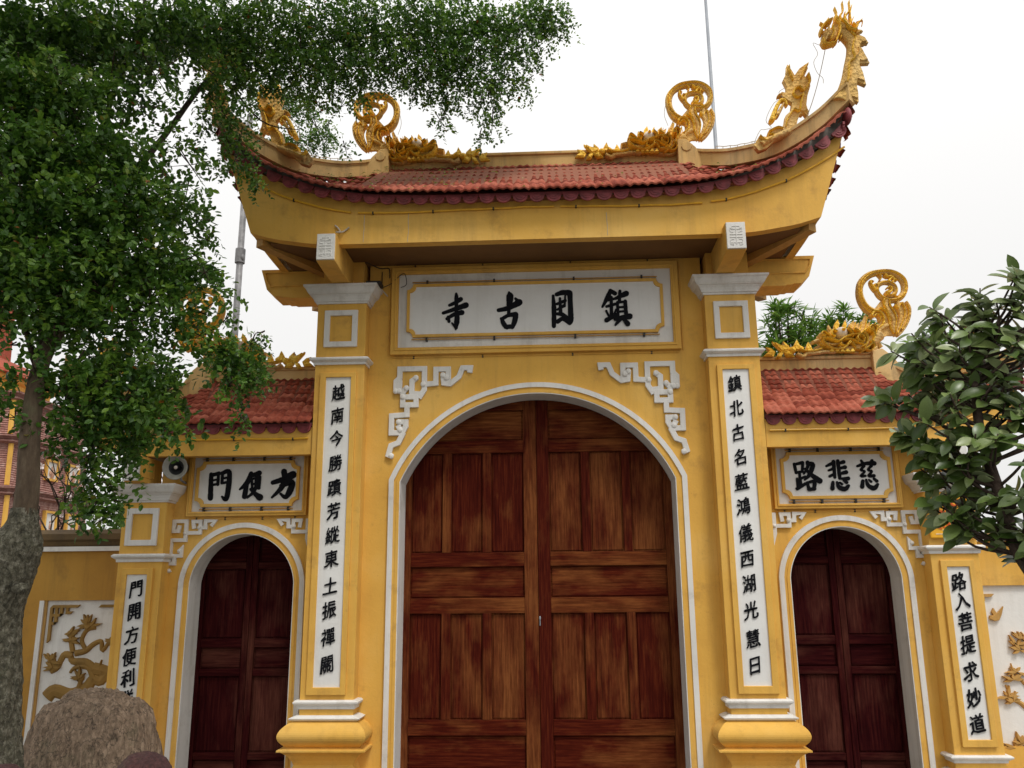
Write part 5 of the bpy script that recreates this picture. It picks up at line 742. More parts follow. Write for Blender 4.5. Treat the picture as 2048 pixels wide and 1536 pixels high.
# ================================================================== BOUNDARY WALLS
for s in (-1, 1):
    bw = thing('boundary_wall', 'shaded yellow boundary wall with a pine relief panel behind the boulder' if s < 0 else 'yellow boundary wall with a bird and leaf relief panel beside the shrub', 'wall')
    px0, px1, pz0, pz1 = (-4.32, -3.60, -.2, 1.585) if s < 0 else (3.60, 4.6, .40, 1.655)
    X0, X1 = (-9, -3.5) if s < 0 else (3.5, 9)
    f = MB(); zt = 2.03
    if s < 0: parts = [(X0, px0 - .07, 0, zt), (px1, X1, 0, zt), (px0 - .07, px1, pz1 + .01, zt)]
    else: parts = [(X0, px0, 0, zt), (px1, X1, 0, zt), (px0, px1, pz1, zt), (px0, px1, 0, pz0)]
    for a, b_, c, d in parts: f.box(a, b_, .5, .8, c, d)
    f.build('wall', 'shaded_yellow' if s < 0 else 'yellow', bw)
    f = MB(); f.box(px0 - .08, px1 + .01, .53, .62, max(pz0, 0) - .0, pz1 + .02); f.build('panel_field', 'panel_white' if s > 0 else 'white', bw)
    if s < 0:
        f = MB(); f.box(px0 - .07, px0 - .03, .50, .532, 0, pz1 + .01); f.build('panel_border', 'white', bw); f = MB(); f.box(px0 - .03, px0 - .008, .515, .532, 0, pz1 + .01); f.build('panel_bead', 'relief', bw)
    c = MB(); c.box(X0, X1, .46, .5, 2.018, 2.058); c.build('string_course', 'white', bw)
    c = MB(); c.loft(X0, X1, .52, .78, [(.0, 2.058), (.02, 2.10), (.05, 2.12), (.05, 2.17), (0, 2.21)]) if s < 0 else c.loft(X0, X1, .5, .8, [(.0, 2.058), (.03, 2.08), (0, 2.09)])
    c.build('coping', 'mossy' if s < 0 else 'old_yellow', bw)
    if s < 0:
        for pts, (w0, w1) in RELIEF_LEFT:
            r = MB(); r.tube([(x, .53, z) for x, z in catmull(pts, 4)], w0 * .8, w1 * .8, 8, .022); o = r.build('relief_branch', 'relief_shaded' if s < 0 else 'relief', bw); fixn(o.data)
        sp = [(x, z) for x, z in RELIEF_SPRIG]
    else:
        for pts, (w0, w1) in RELIEF_RIGHT:
            r = MB(); r.tube([(x, .53, z) for x, z in catmull(pts, 4)], w0 * .8, w1 * .8, 8, .018); o = r.build('relief_branch', 'relief_shaded' if s < 0 else 'relief', bw); fixn(o.data)
        sp = RELIEF_RSPRIG
        for k, pts in enumerate(BIRD): r = MB(); r.prism(list(pts), .505 + .003 * k, .53); o = r.build('relief_bird', 'relief', bw, bevel=.003); fixn(o.data)
    for x, z in sp:
        r = MB()
        for k in range(7):
            a = random.uniform(-.5, PI + .5); l = random.uniform(.05, .10); w = .012; ca, sa = math.cos(a), math.sin(a)
            r.prism([(x, z), (x + ca * l * .5 - sa * w, z + sa * l * .5 + ca * w), (x + ca * l, z + sa * l), (x + ca * l * .5 + sa * w, z + sa * l * .5 - ca * w)], .508 - .002 * k, .53)
        if s < 0: r.ball((x, .525, z), .04, .02, .035)
        o = r.build('relief_sprig', 'relief_shaded' if s < 0 else 'relief', bw); fixn(o.data)
    if s < 0:
        fr = [[(-4.28, 1.545), (-4.04, 1.545)], [(-4.28, 1.545), (-4.28, 1.25)], [(-4.28, 1.47), (-4.19, 1.47), (-4.19, 1.545)], [(-4.235, 1.545), (-4.235, 1.40), (-4.28, 1.40)], [(-4.14, 1.545), (-4.14, 1.49), (-4.10, 1.49)], [(-3.85, 1.545), (-3.70, 1.545)]]
    else: fr = [[(3.66, 1.575), (3.78, 1.575)], [(3.66, 1.61), (3.66, 1.45)], [(3.70, 1.575), (3.70, 1.52)]]
    r = MB()
    for i, p in enumerate(fr): r.ring([(x - .012, z - .012) if len(p) else 0 for x, z in p], [(x + .012, z + .012) for x, z in p], .505 + .001 * i, .53)
    o = r.build('relief_fret', 'relief_shaded' if s < 0 else 'relief', bw); fixn(o.data)
# ================================================================== LOUDSPEAKER, SIGN
sp = thing('loudspeaker', 'grey horn loudspeaker mounted under the eave of the small left gate', 'loudspeaker')
b = MB(); C0 = Vector((-3.075, .08, 2.694)); ax = Vector((.10, -1, -.12)).normalized()
prof = [(.022, .20), (.026, .10), (.04, .04), (.065, .0), (.098, -.03), (.106, -.036), (.106, -.028), (.094, -.018), (.060, .012), (.034, .05), (.02, .09)]
sdv = ax.cross(Vector((0, 0, 1))).normalized(); uv = sdv.cross(ax); seg = 26; vs = []; fs = []
for r, d in prof:
    for k in range(seg): an = 2 * PI * k / seg; vs.append(C0 - ax * d + sdv * math.cos(an) * r + uv * math.sin(an) * r)
for i in range(len(prof) - 1):
    for k in range(seg): l = (k + 1) % seg; fs.append((i * seg + k, i * seg + l, (i + 1) * seg + l, (i + 1) * seg + k))
b.add(vs, fs); b.build('horn', 'speaker_grey', sp, True)
b = MB(); vs = []; fs = []; pf = [(.094, -.020), (.088, -.010), (.058, .010), (.034, .045), (.01, .06)]
for r, d in pf:
    for k in range(seg): an = 2 * PI * k / seg; vs.append(C0 - ax * (d - .003) + sdv * math.cos(an) * (r - .002) + uv * math.sin(an) * (r - .002))
for i in range(len(pf) - 1):
    for k in range(seg): l = (k + 1) % seg; fs.append((i * seg + k, i * seg + l, (i + 1) * seg + l, (i + 1) * seg + k))
b.add(vs, fs); b.tube([C0 - ax * .05, C0 + ax * .005], .022, .018, 12); b.build('horn_lining', 'dark', sp, True)
b = MB(); b.ball(C0 + ax * .012, .016, .012, .016); b.build('horn_tip', 'eye', sp, True)
b = MB(); b.tube([C0 - ax * .12, C0 - ax * .21], .05, .045, 16); b.build('driver', 'speaker_grey', sp, True)
b = MB(); b.tube([C0 - ax * .15, C0 - ax * .15 + Vector((0, 0, -.11)), C0 + Vector((0, .22, -.11))], .010); b.build('mount', 'steel', sp)
sn = thing('notice_sign', 'bright yellow board with red lettering on the small right pillar behind the shrub', 'sign')
b = MB(); b.box(3.163, 3.54, .105, .125, 2.028, 2.395); b.build('board', 'sign_yellow', sn, bevel=.012)
def text(body, x, z, h, y, mat, parent, name='lettering', sx=1):
    c = bpy.data.curves.new(name, 'FONT'); c.body = body; c.size = h; c.extrude = .002; c.offset = h * .03; c.align_x = 'CENTER'
    o = bpy.data.objects.new('tmp', c); COL.objects.link(o); bpy.context.view_layer.update()
    me = bpy.data.meshes.new_from_object(o.evaluated_get(bpy.context.evaluated_depsgraph_get())); bpy.data.objects.remove(o)
    for v in me.vertices: v.co = (x + v.co.x * sx, y - v.co.z, z + v.co.y)
    me.materials.clear(); me.materials.append(MT[mat]); return link(name, me, parent)
text('CHÙA', 3.345, 2.285, .085, .101, 'sign_red', sn); text('TRẤN', 3.32, 2.195, .078, .101, 'sign_red', sn); text('QUỐC', 3.31, 2.112, .070, .101, 'sign_red', sn)
b = MB(); b.box(3.26, 3.38, .1025, .106, 2.088, 2.097); b.box(3.205, 3.36, .1025, .106, 2.058, 2.066); b.build('small_print', 'sign_pale', sn)
# ================================================================== POLES
for x, y, r0, r1, zt, m, lab in ((-6.16, 9, .072, .062, 11.5, 'old_steel', 'weathered grey pole rising behind the small left gate, stained and patchy'), (4.24, 12, .062, .035, 18.5, 'steel', 'slim blue grey pole rising behind the great roof beside the spiral dragon')):
    p = thing('metal_pole', lab, 'pole', loc=(x, y, 0)); b = MB(); b.tube([(0, 0, 0), (0, 0, zt * .5), (0, 0, zt)], r0, r1, 16); b.build('shaft', m, p, True)
    b = MB(); b.tube([(0, 0, 0), (0, 0, .12)], r0 + .10, r0 + .08, 16); b.build('base_flange', m, p)
    if x < 0: b = MB(); b.tube([(0, 0, 8.15), (0, 0, 8.45)], .10, .10, 14); b.ball((.07, -.05, 8.25), .05, .05, .07); b.build('clamp', 'old_steel', p)
    else: b = MB(); b.ball((0, 0, zt + .05), .06, .06, .06); b.build('cap', m, p)
# ================================================================== BOULDER
rk = MB(); NU, NV = 130, 80; vs = []; fs = []
for j in range(NV + 1):
    th = PI * j / NV
    for i in range(NU):
        ph = 2 * PI * i / NU; d = Vector((math.sin(th) * math.cos(ph), math.sin(th) * math.sin(ph), math.cos(th)))
        e = 2.45; k = (abs(d.x) ** e + abs(d.y) ** e + abs(d.z) ** e) ** (-1 / e); p = d * k
        r = 1 + .09 * noise.fractal(d * 1.3 + Vector((3, 1, 7)), 1, 2, 5) + .035 * noise.noise(Vector((d.x * 5, d.y * 5, d.z * 1.6)) + Vector((9, 0, 0))) + .03 * abs(noise.noise(Vector((d.x * 13, d.y * 13, d.z * 4)))) + .014 * noise.noise(Vector((d.x * 34, d.y * 34, d.z * 16)))
        vs.append((-2.73 + p.x * .425 * r + .06 * p.z * .4, -1.55 + p.y * .34 * r, .36 + p.z * .70 * r * (1 if p.z > 0 else .6)))
for j in range(NV):
    for i in range(NU): k = (i + 1) % NU; fs.append((j * NU + i, (j + 1) * NU + i, (j + 1) * NU + k, j * NU + k))
rk.add(vs, fs); o = rk.build('boulder', 'rock', None, True); o['label'] = 'large rounded brown boulder standing before the small left gate'; o['category'] = 'boulder'
# ================================================================== BIG TREE
def crown_leaves(b, ti, c, rad, n, ll, lw, droop=.55, flat_=.85):
    """leaves on short drooping twigs inside one clump"""
    c = Vector(c)
    while n > 0:
        u = Vector((random.gauss(0, 1), random.gauss(0, 1), random.gauss(0, 1))).normalized() * random.random() ** .45
        p = c + Vector((u.x, u.y, u.z * flat_)) * rad; d = Vector((u.x + random.gauss(0, .5), u.y + random.gauss(0, .5), u.z * .4 - droop + random.gauss(0, .3))).normalized()
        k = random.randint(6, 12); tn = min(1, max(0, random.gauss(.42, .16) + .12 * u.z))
        for i in range(k):
            q = p + d * (i * ll * .42) + Vector((random.gauss(0, .3), random.gauss(0, .3), random.gauss(0, .3))) * ll * .5; d = (d + Vector((0, 0, -.05))).normalized()
            sdd = d.cross(Vector((random.gauss(0, 1), random.gauss(0, 1), random.gauss(0, 1)))).normalized()
            a = (d * .45 + sdd * .9 + Vector((0, 0, random.gauss(-.05, .25)))).normalized(); nn = Vector((random.gauss(0, .6), random.gauss(-.45, .6), 1)).normalized(); w = a.cross(nn).normalized(); nn = w.cross(a)
            L = ll * random.uniform(.7, 1.25); Wd = lw * random.uniform(.8, 1.2)
            b.add([q, q + a * L * .33 + w * Wd * .5 + nn * L * .03, q + a * L * .75 + w * Wd * .42 + nn * L * .02, q + a * L - nn * L * .08, q + a * L * .75 - w * Wd * .42 + nn * L * .02, q + a * L * .33 - w * Wd * .5 + nn * L * .03], [(0, 1, 2, 3), (0, 3, 4, 5)])
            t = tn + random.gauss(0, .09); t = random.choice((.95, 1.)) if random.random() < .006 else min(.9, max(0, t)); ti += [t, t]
        n -= k
tree = thing('leafy_tree', 'large small leaved tree whose drooping crown hangs over the left end of the gate', 'tree')
b = MB(); ti = []
for x, y, z, r, d in CROWN:
    size = .042 if y < -1.6 else .032
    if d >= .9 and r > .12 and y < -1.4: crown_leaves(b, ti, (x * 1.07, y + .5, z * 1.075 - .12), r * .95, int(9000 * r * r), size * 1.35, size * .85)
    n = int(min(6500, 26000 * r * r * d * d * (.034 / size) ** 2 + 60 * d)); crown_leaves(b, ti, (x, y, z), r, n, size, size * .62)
for i in range(200):      # crown above and behind the camera side, out of frame: it shades the left of the gate
    x, y, z = random.uniform(-7.5, -.6), random.uniform(-6.0, -.6), random.uniform(4.8, 7.6)
    if z < 1.67 + (y + 7) * .92 + .35: continue
    crown_leaves(b, ti, (x, y, z), random.uniform(.35, .6), 420, .065, .04)
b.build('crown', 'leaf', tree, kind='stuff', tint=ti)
b = MB(); tr = [(-2.66, -2.6, 1.9), (-2.655, -2.6, 2.2), (-2.68, -2.6, 2.5), (-2.70, -2.56, 2.85), (-2.70, -2.45, 3.1), (-2.68, -2.2, 3.5), (-2.7, -1.9, 4.0)]
b.tube(catmull(tr, 6), .066, .024, 16); 
def knob(bm_, r): pass
b.build('upper_trunk', 'bark', tree, True)
b = MB(); seg = 90; pts = [(-2.80, 0, .36), (-2.78, .4, .28), (-2.77, .8, .215), (-2.77, 1.2, .178), (-2.77, 1.5, .152), (-2.765, 1.64, .150), (-2.74, 1.78, .155), (-2.70, 1.90, .140), (-2.675, 1.97, .105), (-2.66, 2.03, .075), (-2.66, 2.10, .064)]
pts = catmull(pts, 14); vs = []; fs = []
for x, z, r in pts:
    for k in range(seg):
        an = 2 * PI * k / seg; rr = r * (1 + .10 * noise.noise(Vector((math.cos(an) * 2, math.sin(an) * 2, z * 3))) + .07 * noise.noise(Vector((math.cos(an) * 7, math.sin(an) * 7, z * 14))) + .06 * abs(noise.noise(Vector((math.cos(an) * 16, math.sin(an) * 16, z * 30))))); vs.append((x + rr * math.cos(an), -2.6 + rr * math.sin(an), z))
for i in range(len(pts) - 1):
    for k in range(seg): l = (k + 1) % seg; fs.append((i * seg + k, i * seg + l, (i + 1) * seg + l, (i + 1) * seg + k))
b.add(vs, fs); b.ball((-2.575, -2.68, 1.69), .045, .04, .028); b.build('trunk', 'rough_bark', tree, True)
for pts, r0, r1 in LIMBS: b = MB(); b.tube(catmull([tuple(p) for p in pts], 5), r0, r1, 8); b.build('limb', 'twig', tree, True)
b = MB()
for x, y, z, r, d in CROWN:
    for k in range(3):
        u = Vector((random.gauss(0, 1), random.gauss(0, 1), random.gauss(0, .7))).normalized() * r * .9; p = Vector((x, y, z)); b.tube([p - u * .8 + Vector((0, 0, r * .4)), p, p + u * .8 - Vector((0, 0, r * .3))], .005, .002, 4)
b.build('twigs', 'twig', tree, kind='stuff')
# ================================================================== BROAD LEAVED SHRUB
def broad_leaf(tint, curl, nl=6):
    v = []; f = []
    for i in range(nl + 1):
        t = i / nl; w = .25 * math.sin(PI * min(1, t ** 1.1)) ** .62 if 0 < i < nl else .012; zc = -curl * t * t
        v += [(-w, t, zc + w * .35), (0, t, zc), (w, t, zc + w * .35)]
    for i in range(nl):
        for k in range(2): f.append((3 * i + k, 3 * i + k + 1, 3 * i + k + 4, 3 * i + k + 3))
    return v, f, tint
LV = [broad_leaf(t, c) for t, c in ((.1, .1), (.3, .25), (.45, .35), (.6, .2), (.8, .4), (.95, .15))]
LM = []
for v, f, t in LV:
    me = bpy.data.meshes.new('broad_leaf'); me.from_pydata(v, [], f); me.materials.append(MT['big_leaf']); at = me.attributes.new('tint', 'FLOAT', 'FACE'); at.data.foreach_set('value', [t] * len(f)); me.polygons.foreach_set('use_smooth', [True] * len(f)); LM.append(me)
shrub = thing('broad_leaved_shrub', 'dark trunked shrub with large grey green leaves in front of the right side gate', 'shrub')
tw = MB(); root = Vector((2.66, -2.5, 1.35)); trunkpts = [(2.78, -2.5, 0), (2.74, -2.5, .8), (2.66, -2.5, 1.35), (2.585, -2.5, 1.62), (2.50, -2.45, 1.85), (2.47, -2.42, 2.1), (2.42, -2.4, 2.5), (2.45, -2.4, 2.9)]
b = MB(); b.tube(catmull(trunkpts, 6), .062, .018, 14); b.build('trunk', 'twig', shrub, True)
spine = [Vector(p) for p in catmull(trunkpts, 6)]; leaves = []
rs = random.Random(21)
for x, y, z, r in SHRUB:
    for k in range(6 if r > .14 else 4):
        u = Vector((rs.gauss(0, 1), rs.gauss(0, 1), rs.gauss(0, 1))).normalized() * rs.uniform(.3, 1); tip = Vector((x, y, z)) + u * r
        base = min(spine[10:], key=lambda q: (q - tip).length + .8 * abs(q.z - tip.z + .25)); mid = base.lerp(tip, .55) + Vector((rs.gauss(0, .03), rs.gauss(0, .03), -.03)); tw.tube(catmull([base, mid, tip], 4), .010, .004, 6)
        d = (tip - mid).normalized()
        nl = rs.randint(6, 9)
        for i in range(nl):
            az = i * 2.4 + rs.uniform(-.3, .3); sd_ = d.orthogonal().normalized(); s2_ = d.cross(sd_); back = rs.uniform(0, .09)
            a = (sd_ * math.cos(az) + s2_ * math.sin(az) + d * rs.uniform(.1, .7) + Vector((0, 0, rs.uniform(-.45, .15)))).normalized()
            nn = (Vector((0, -.75, .8)) + Vector((rs.gauss(0, .4), rs.gauss(0, .4), rs.gauss(0, .2)))).normalized(); w = a.cross(nn).normalized(); nn = w.cross(a); L = rs.uniform(.080, .150)
            m4 = Matrix((w, a, nn)).transposed().to_4x4(); m4.translation = tip - d * back; leaves.append((m4, L, rs.choice((0, 1, 1, 2, 2, 3, 3, 4, 5))))
tw.build('branches', 'twig', shrub, True, kind='stuff')
camp = Vector((.1409, -7, 1.6715))
def inview(m4):
    q = cam.matrix_world.inverted() @ m4.translation; return q.z < 0 and abs(q.x / -q.z * 1702) < 1040 and abs(q.y / -q.z * 1702) < 780
leaves.sort(key=lambda t: (0 if inview(t[0]) else 1, (t[0].translation - camp).length / t[1]))
b = MB(); ti = []
for i, (m4, L, k) in enumerate(leaves):
    sc_ = Matrix.Diagonal((L, L, L, 1))
    if i < 290: o = link('leaf', LM[k], shrub); o.matrix_world = m4 @ sc_
    else: v, f, t = LV[k]; b.add([m4 @ sc_ @ Vector(p) for p in v], f); ti += [t] * len(f)
b.build('crown', 'big_leaf', shrub, True, kind='stuff', tint=ti)
# ================================================================== PLANTS BEHIND THE WALLS
def spiky(name, label, cat, group, x, y, z0, h, r, nt_, seed, ll=.22, lw=.035):
    rs = random.Random(seed); p = thing(name, label, cat, group); b = MB(); ti = []; st = MB()
    for i in range(nt_):
        a = rs.uniform(0, 6.28); q = rs.random() ** .6 * r; tip = Vector((x + q * math.cos(a), y + q * math.sin(a) * .7, z0 + h * rs.uniform(.45, 1.0) - .35 * (q / r) ** 2)); st.tube([(x, y, z0 * .0), (x + (tip.x - x) * .5, y, z0 + .1 * h), tip], .012, .005, 5)
        for k in range(30):
            az = rs.uniform(0, 6.28); el = rs.uniform(-.3, 1.25); d = Vector((math.cos(az) * math.cos(el), math.sin(az) * math.cos(el), math.sin(el))); w = d.cross(Vector((0, 0, 1)) if el < 1.1 else Vector((1, 0, 0))).normalized() * lw * .5; L = ll * rs.uniform(.6, 1.1); o_ = tip - Vector((0, 0, rs.uniform(0, .25)))
            b.add([o_, o_ + d * L * .45 + w, o_ + d * L - Vector((0, 0, .03)), o_ + d * L * .45 - w], [(0, 1, 2, 3)]); t = min(.9, max(0, rs.gauss(.45, .22))); ti.append(t)
    st.build('stems', 'twig', p, kind='stuff'); b.build('foliage', 'bush', p, kind='stuff', tint=ti)
spiky('pointed_leaf_bush', 'bright green bush with pointed leaves above the right ridge, close to the great pillar', 'bush', 'pointed leaf bushes behind the right roof', 3.22, 4, 4.3, 1.15, .45, 34, 3)
spiky('pointed_leaf_bush', 'bright green bush with pointed leaves behind the dragon on the right ridge', 'bush', 'pointed leaf bushes behind the right roof', 4.0, 4.1, 4.3, 1.15, .5, 34, 4)
spiky('pointed_leaf_bush', 'green bush peeping out between the right dragon tail and the broad leaved shrub', 'bush', 'pointed leaf bushes behind the right roof', 5.25, 4, 4.1, .95, .5, 26, 5)
# ================================================================== PAGODA
pg = thing('brick_pagoda', 'pink brick pagoda with yellow framed niches seen past the tree trunk on the left', 'pagoda')
PX, PY = -15.2, 13.5
def hexring(r, z, a0=PI / 6): return [(PX + r * math.cos(a0 + k * PI / 3), PY + r * math.sin(a0 + k * PI / 3), z) for k in range(6)]
def hexpart(name, prof, mat, tp=None):
    vs = []; fs = []
    for r, z in prof: vs += hexring(r, z)
    n = len(prof)
    for i in range(n - 1):
        for k in range(6): l = (k + 1) % 6; fs.append((i * 6 + k, i * 6 + l, (i + 1) * 6 + l, (i + 1) * 6 + k))
    fs += [tuple(range(5, -1, -1)), tuple((n - 1) * 6 + k for k in range(6))]; b = MB(); b.add(vs, fs); return b.build(name, mat, tp or pg)
z = 0; R0 = 3.42
levels = [(0, 2.3, 3.5), (2.3, 3.95, 3.42), (3.95, 5.15, 3.30), (5.15, 6.2, 3.15)]
for i, (z0, z1, r) in enumerate(levels):
    w = hexpart('storey', [(r, z0), (r * .985, z1 - .10)], 'brick')
    hexpart('ledge', [(r * .985, z1 - .14), (r + .10, z1 - .11), (r + .12, z1 - .06), (r + .05, z1 - .05), (r + .20, z1 + .02), (r + .20, z1 + .05), (r * .97, z1 + .09)], 'brick', w)
    for k in range(6):
        am = PI / 6 + k * PI / 3 + PI / 6; nrm = Vector((math.cos(am), math.sin(am), 0))
        if nrm.y > .3: continue
        tg = Vector((-nrm.y, nrm.x, 0)); ap = r * math.cos(PI / 6)
        for u in ((-.95, 0, .95) if i in (1, 2) else ()):
            cz = (z0 + z1) / 2 + .05; hh = .26 if i == 2 else .42; ww = .26
            def B3(m, u0, u1, a0, a1, q0, q1):
                c = Vector((PX, PY, 0)); vs = [c + nrm * a + tg * uu + Vector((0, 0, zz)) for a in (a0, a1) for uu in (u0, u1) for zz in (q0, q1)]
                m.add(vs, [(0, 1, 3, 2), (4, 6, 7, 5), (0, 4, 5, 1), (2, 3, 7, 6), (0, 2, 6, 4), (1, 5, 7, 3)])
            m = MB(); e = .055
            for q in ((u - ww, u - ww + e, cz - hh, cz + hh), (u + ww - e, u + ww, cz - hh, cz + hh), (u - ww + e, u + ww - e, cz - hh, cz - hh + e), (u - ww + e, u + ww - e, cz + hh - e, cz + hh)): B3(m, q[0], q[1], ap * .985, ap + .05, q[2], q[3])
            nf = m.build('niche_frame', 'yellow', w); fixn(nf.data); m = MB(); B3(m, u - ww + e * .9, u + ww - e * .9, ap * .98, ap + .012, cz - hh + e * .9, cz + hh - e * .9); q = m.build('niche_back', 'white', w); fixn(q.data)
            m = MB(); c = Vector((PX, PY, cz - .05)) + nrm * (ap + .02) + tg * u
            for dx, dz, rr in ((0, -.06, .11), (-.07, -.02, .06), (.07, -.02, .06), (0, .06, .07), (0, .13, .03)): m.ball(c + tg * dx + Vector((0, 0, dz * (hh / .26))), rr * .7, .02, rr)
            m.build('lotus_relief', 'skin', w, True)
    for k in (3, 4, 5):   # yellow corner strips
        a = PI / 6 + k * PI / 3; m = MB(); m.tube([(PX + r * math.cos(a) * 1.0, PY + r * math.sin(a) * 1.0, z0 + .1), (PX + r * math.cos(a) * .99, PY + r * math.sin(a) * .99, z1 - .14)], .06, .06, 6); m.build('corner_strip', 'yellow', w)
hexpart('cornice', [(2.2, 6.24), (2.22, 6.30), (2.22, 6.72), (2.35, 6.76), (2.35, 6.86)], 'yellow')
hexpart('roof', [(2.55, 6.86), (2.5, 6.95), (1.6, 7.45), (1.2, 7.6), (1.15, 9.4), (.1, 10.2)], 'tile')
# bare branching tree and flowers behind the left wall
bt = thing('bare_tree', 'thin leafless tree with pale and pink blossoms between the wall and the pagoda', 'tree')
b = MB(); rs = random.Random(5)
def grow(p, d, L, r, n):
    q = p + d * L; mid = p.lerp(q, .5) + Vector((rs.gauss(0, .03), rs.gauss(0, .03), 0)); b.tube([p, mid, q], r, r * .72, 6)
    if n == 0: tips.append(q); return
    for k in range(2 if rs.random() < .8 else 3): grow(q, (d + Vector((rs.gauss(0, .45), rs.gauss(0, .45), rs.uniform(-.05, .45)))).normalized(), L * rs.uniform(.65, .9), r * .7, n - 1)
tips = []
for x, d in ((-4.75, (.35, 0, 1)), (-4.95, (-.35, 0, 1)), (-5.6, (.15, 0, 1)), (-4.35, (.25, .1, 1))): grow(Vector((x, 2.2, 1.3)), Vector(d).normalized(), .55, .026, 4)
b.tube([(-4.9, 2.2, 0), (-4.9, 2.2, .8), (-4.75, 2.2, 1.35)], .07, .04, 8); b.tube([(-4.9, 2.2, .7), (-5.4, 2.2, 1.1), (-5.6, 2.2, 1.35)], .05, .03, 8); b.tube([(-4.9, 2.2, .7), (-4.5, 2.2, 1.1), (-4.35, 2.2, 1.35)], .05, .03, 8)
b.build('branches', 'twig', bt, True)
b = MB()
for q in tips[::3]:
    for k in range(5): a = k * 1.256; b.add([q, q + Vector((math.cos(a) * .03, -.01, math.sin(a) * .03)), q + Vector((math.cos(a + .5) * .045, -.02, math.sin(a + .5) * .045)), q + Vector((math.cos(a + 1) * .03, -.01, math.sin(a + 1) * .03))], [(0, 1, 2, 3)])
b.build('blossoms', 'petal', bt, kind='stuff')
b = MB()
for i in range(16):
    q = Vector((-4.42 + rs.gauss(0, .05), 2.0, 2.33 + rs.uniform(-.1, .12)))
    for k in range(4): a = k * 1.57 + i; b.add([q, q + Vector((math.cos(a) * .02, -.01, math.sin(a) * .02)), q + Vector((math.cos(a + .7) * .035, -.02, math.sin(a + .7) * .035)), q + Vector((math.cos(a + 1.4) * .02, -.01, math.sin(a + 1.4) * .02))], [(0, 1, 2, 3)])
b.build('pink_blossoms', 'petal_pink', bt, kind='stuff')
hb = thing('garden_bush', 'low green bush behind the left boundary wall beside the small pillar', 'bush'); b = MB(); ti = []
for x, z, r in ((-4.35, 2.35, .22), (-4.05, 2.5, .25), (-3.85, 2.35, .2), (-4.2, 2.75, .2)): crown_leaves(b, ti, (x, 1.6, z), r, 330, .055, .035, .1)
b.build('foliage', 'bush', hb, kind='stuff', tint=ti); b = MB()
for i in range(4): b.tube([(-4.1, 1.6, 0), (-4.1 + (i - 1.5) * .12, 1.6, 1.6), (-4.35 + i * .15, 1.6, 2.4)], .02, .008, 6)
b.build('stems', 'twig', hb)
# white blossoms near the pillar
b = MB()
for i in range(22):
    q = Vector((-3.98 + rs.gauss(0, .06), 1.3, 2.55 + rs.gauss(0, .10)))
    for k in range(5): a = k * 1.256; b.add([q, q + Vector((math.cos(a) * .02, -.01, math.sin(a) * .02)), q + Vector((math.cos(a + .5) * .035, -.02, math.sin(a + .5) * .035)), q + Vector((math.cos(a + 1) * .02, -.01, math.sin(a + 1) * .02))], [(0, 1, 2, 3)])
b.build('blossoms', 'petal', hb, kind='stuff')
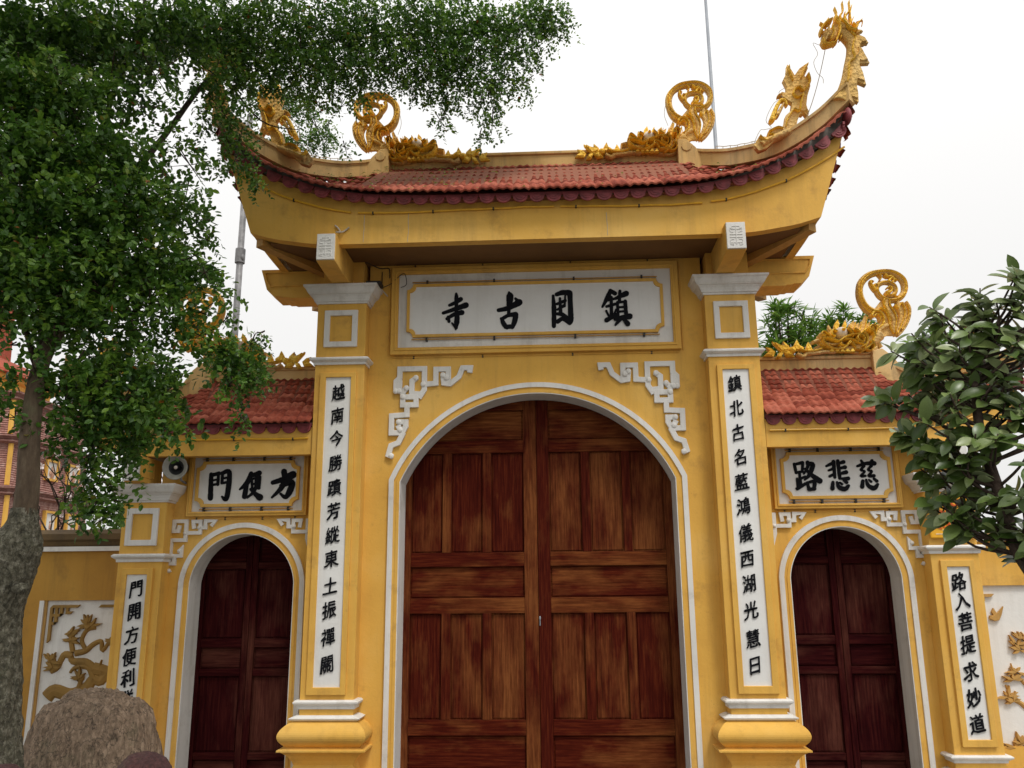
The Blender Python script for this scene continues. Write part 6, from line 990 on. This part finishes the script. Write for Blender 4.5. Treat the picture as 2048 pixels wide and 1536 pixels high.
# ================================================================== TWO PEOPLE, only the tops of their heads reach into the picture
def person(x, y, zt, label, cloth, rot=0):
    h = zt; p = thing('person', label, 'person', 'people standing below the boulder', loc=(x, y, 0)); p.rotation_euler = (0, 0, rot); H = h / 7.0
    joints = [((0, 0, .50 * h), .09), ((0, 0, .62 * h), .085), ((0, 0, .76 * h), .10), ((0, 0, .83 * h), .045), ((0, .005, .87 * h), .04), ((0, .01, .92 * h), .062), ((0, .0, .955 * h), .06)]
    vs = [j[0] for j in joints]; rr = [j[1] for j in joints]; es = [(i, i + 1) for i in range(len(vs) - 1)]
    for s in (-1, 1):
        o = len(vs); vs += [(s * .085, 0, .47 * h), (s * .09, .01, .27 * h), (s * .09, -.01, .05 * h), (s * .10, .08, .025 * h)]; rr += [.075, .052, .034, .03]; es += [(0, o), (o, o + 1), (o + 1, o + 2), (o + 2, o + 3)]
        o = len(vs); vs += [(s * .13, 0, .79 * h), (s * .17, -.01, .63 * h), (s * .16, .06, .50 * h), (s * .155, .08, .45 * h)]; rr += [.05, .036, .026, .028]; es += [(2, o), (o, o + 1), (o + 1, o + 2), (o + 2, o + 3)]
    me = bpy.data.meshes.new('body'); me.from_pydata(vs, es, []); bm = bmesh.new(); bm.from_mesh(me); ly = bm.verts.layers.skin.verify()
    for i, v in enumerate(bm.verts): v[ly].radius = (rr[i], rr[i]); v[ly].use_root = i == 0
    bm.to_mesh(me); bm.free()
    ob = link('body', me, p); me.materials.append(MT['skin']); sk = ob.modifiers.new('skin', 'SKIN'); ob.modifiers.new('sub', 'SUBSURF').levels = 2; ob.modifiers['sub'].render_levels = 2
    b = MB(); prof = [(.135, .42 * h), (.13, .50 * h), (.115, .60 * h), (.135, .70 * h), (.14, .77 * h), (.09, .815 * h), (.06, .83 * h)]; vs = []; fs = []
    for r, z in prof:
        for k in range(20): a = 2 * PI * k / 20; vs.append((r * math.cos(a) * 1.05, r * math.sin(a) * .75, z))
    for i in range(len(prof) - 1):
        for k in range(20): l = (k + 1) % 20; fs.append((i * 20 + k, i * 20 + l, (i + 1) * 20 + l, (i + 1) * 20 + k))
    b.add(vs, fs); b.build('shirt', cloth, p, True)
    b = MB()
    for s in (-1, 1): b.tube([(s * .08, 0, .50 * h), (s * .09, .01, .27 * h), (s * .09, -.01, .06 * h)], .088, .05, 14)
    b.build('trousers', 'cloth2', p, True)
    b = MB(); hc = Vector((0, -.012, h - .098)); rs2 = random.Random(int(abs(x) * 100)); NUh, NVh = 56, 26; vs = []; fs = []
    for j in range(NVh + 1):
        th = PI * .66 * j / NVh
        for i in range(NUh):
            ph = 2 * PI * i / NUh; d = Vector((math.sin(th) * math.cos(ph), math.sin(th) * math.sin(ph), math.cos(th))); r = 1 + .05 * noise.noise(Vector((d.x * 3, d.y * 3, d.z * 2 + x))) + .045 * abs(noise.noise(Vector((d.x * 14, d.y * 5, d.z * 5 + x)))) + .02 * noise.noise(Vector((d.x * 30, d.y * 30, d.z * 10)))
            vs.append(hc + Vector((d.x * .092 * r, d.y * .102 * r, d.z * .098 * r)))
    for j in range(NVh):
        for i in range(NUh): k = (i + 1) % NUh; fs.append((j * NUh + i, (j + 1) * NUh + i, (j + 1) * NUh + k, j * NUh + k))
    b.add(vs, fs); b.build('hair', 'hair', p, True)
    b = MB()
    for s in (-1, 1): b.ball((s * .028, .085, h - .105), .010, .008, .007); b.ball((s * .078, 0, h - .115), .012, .02, .028)
    b.ball((0, .095, h - .125), .011, .018, .016); b.ball((0, .083, h - .155), .022, .010, .006); b.build('face', 'skin', p, True)
person(-1.150, -4.2, 1.182, 'child with dark maroon hair, only the crown visible below the boulder', 'cloth')
person(-1.60, -4.2, 1.145, 'child with dark maroon hair at the foot of the tree trunk, barely visible', 'cloth2', .3)
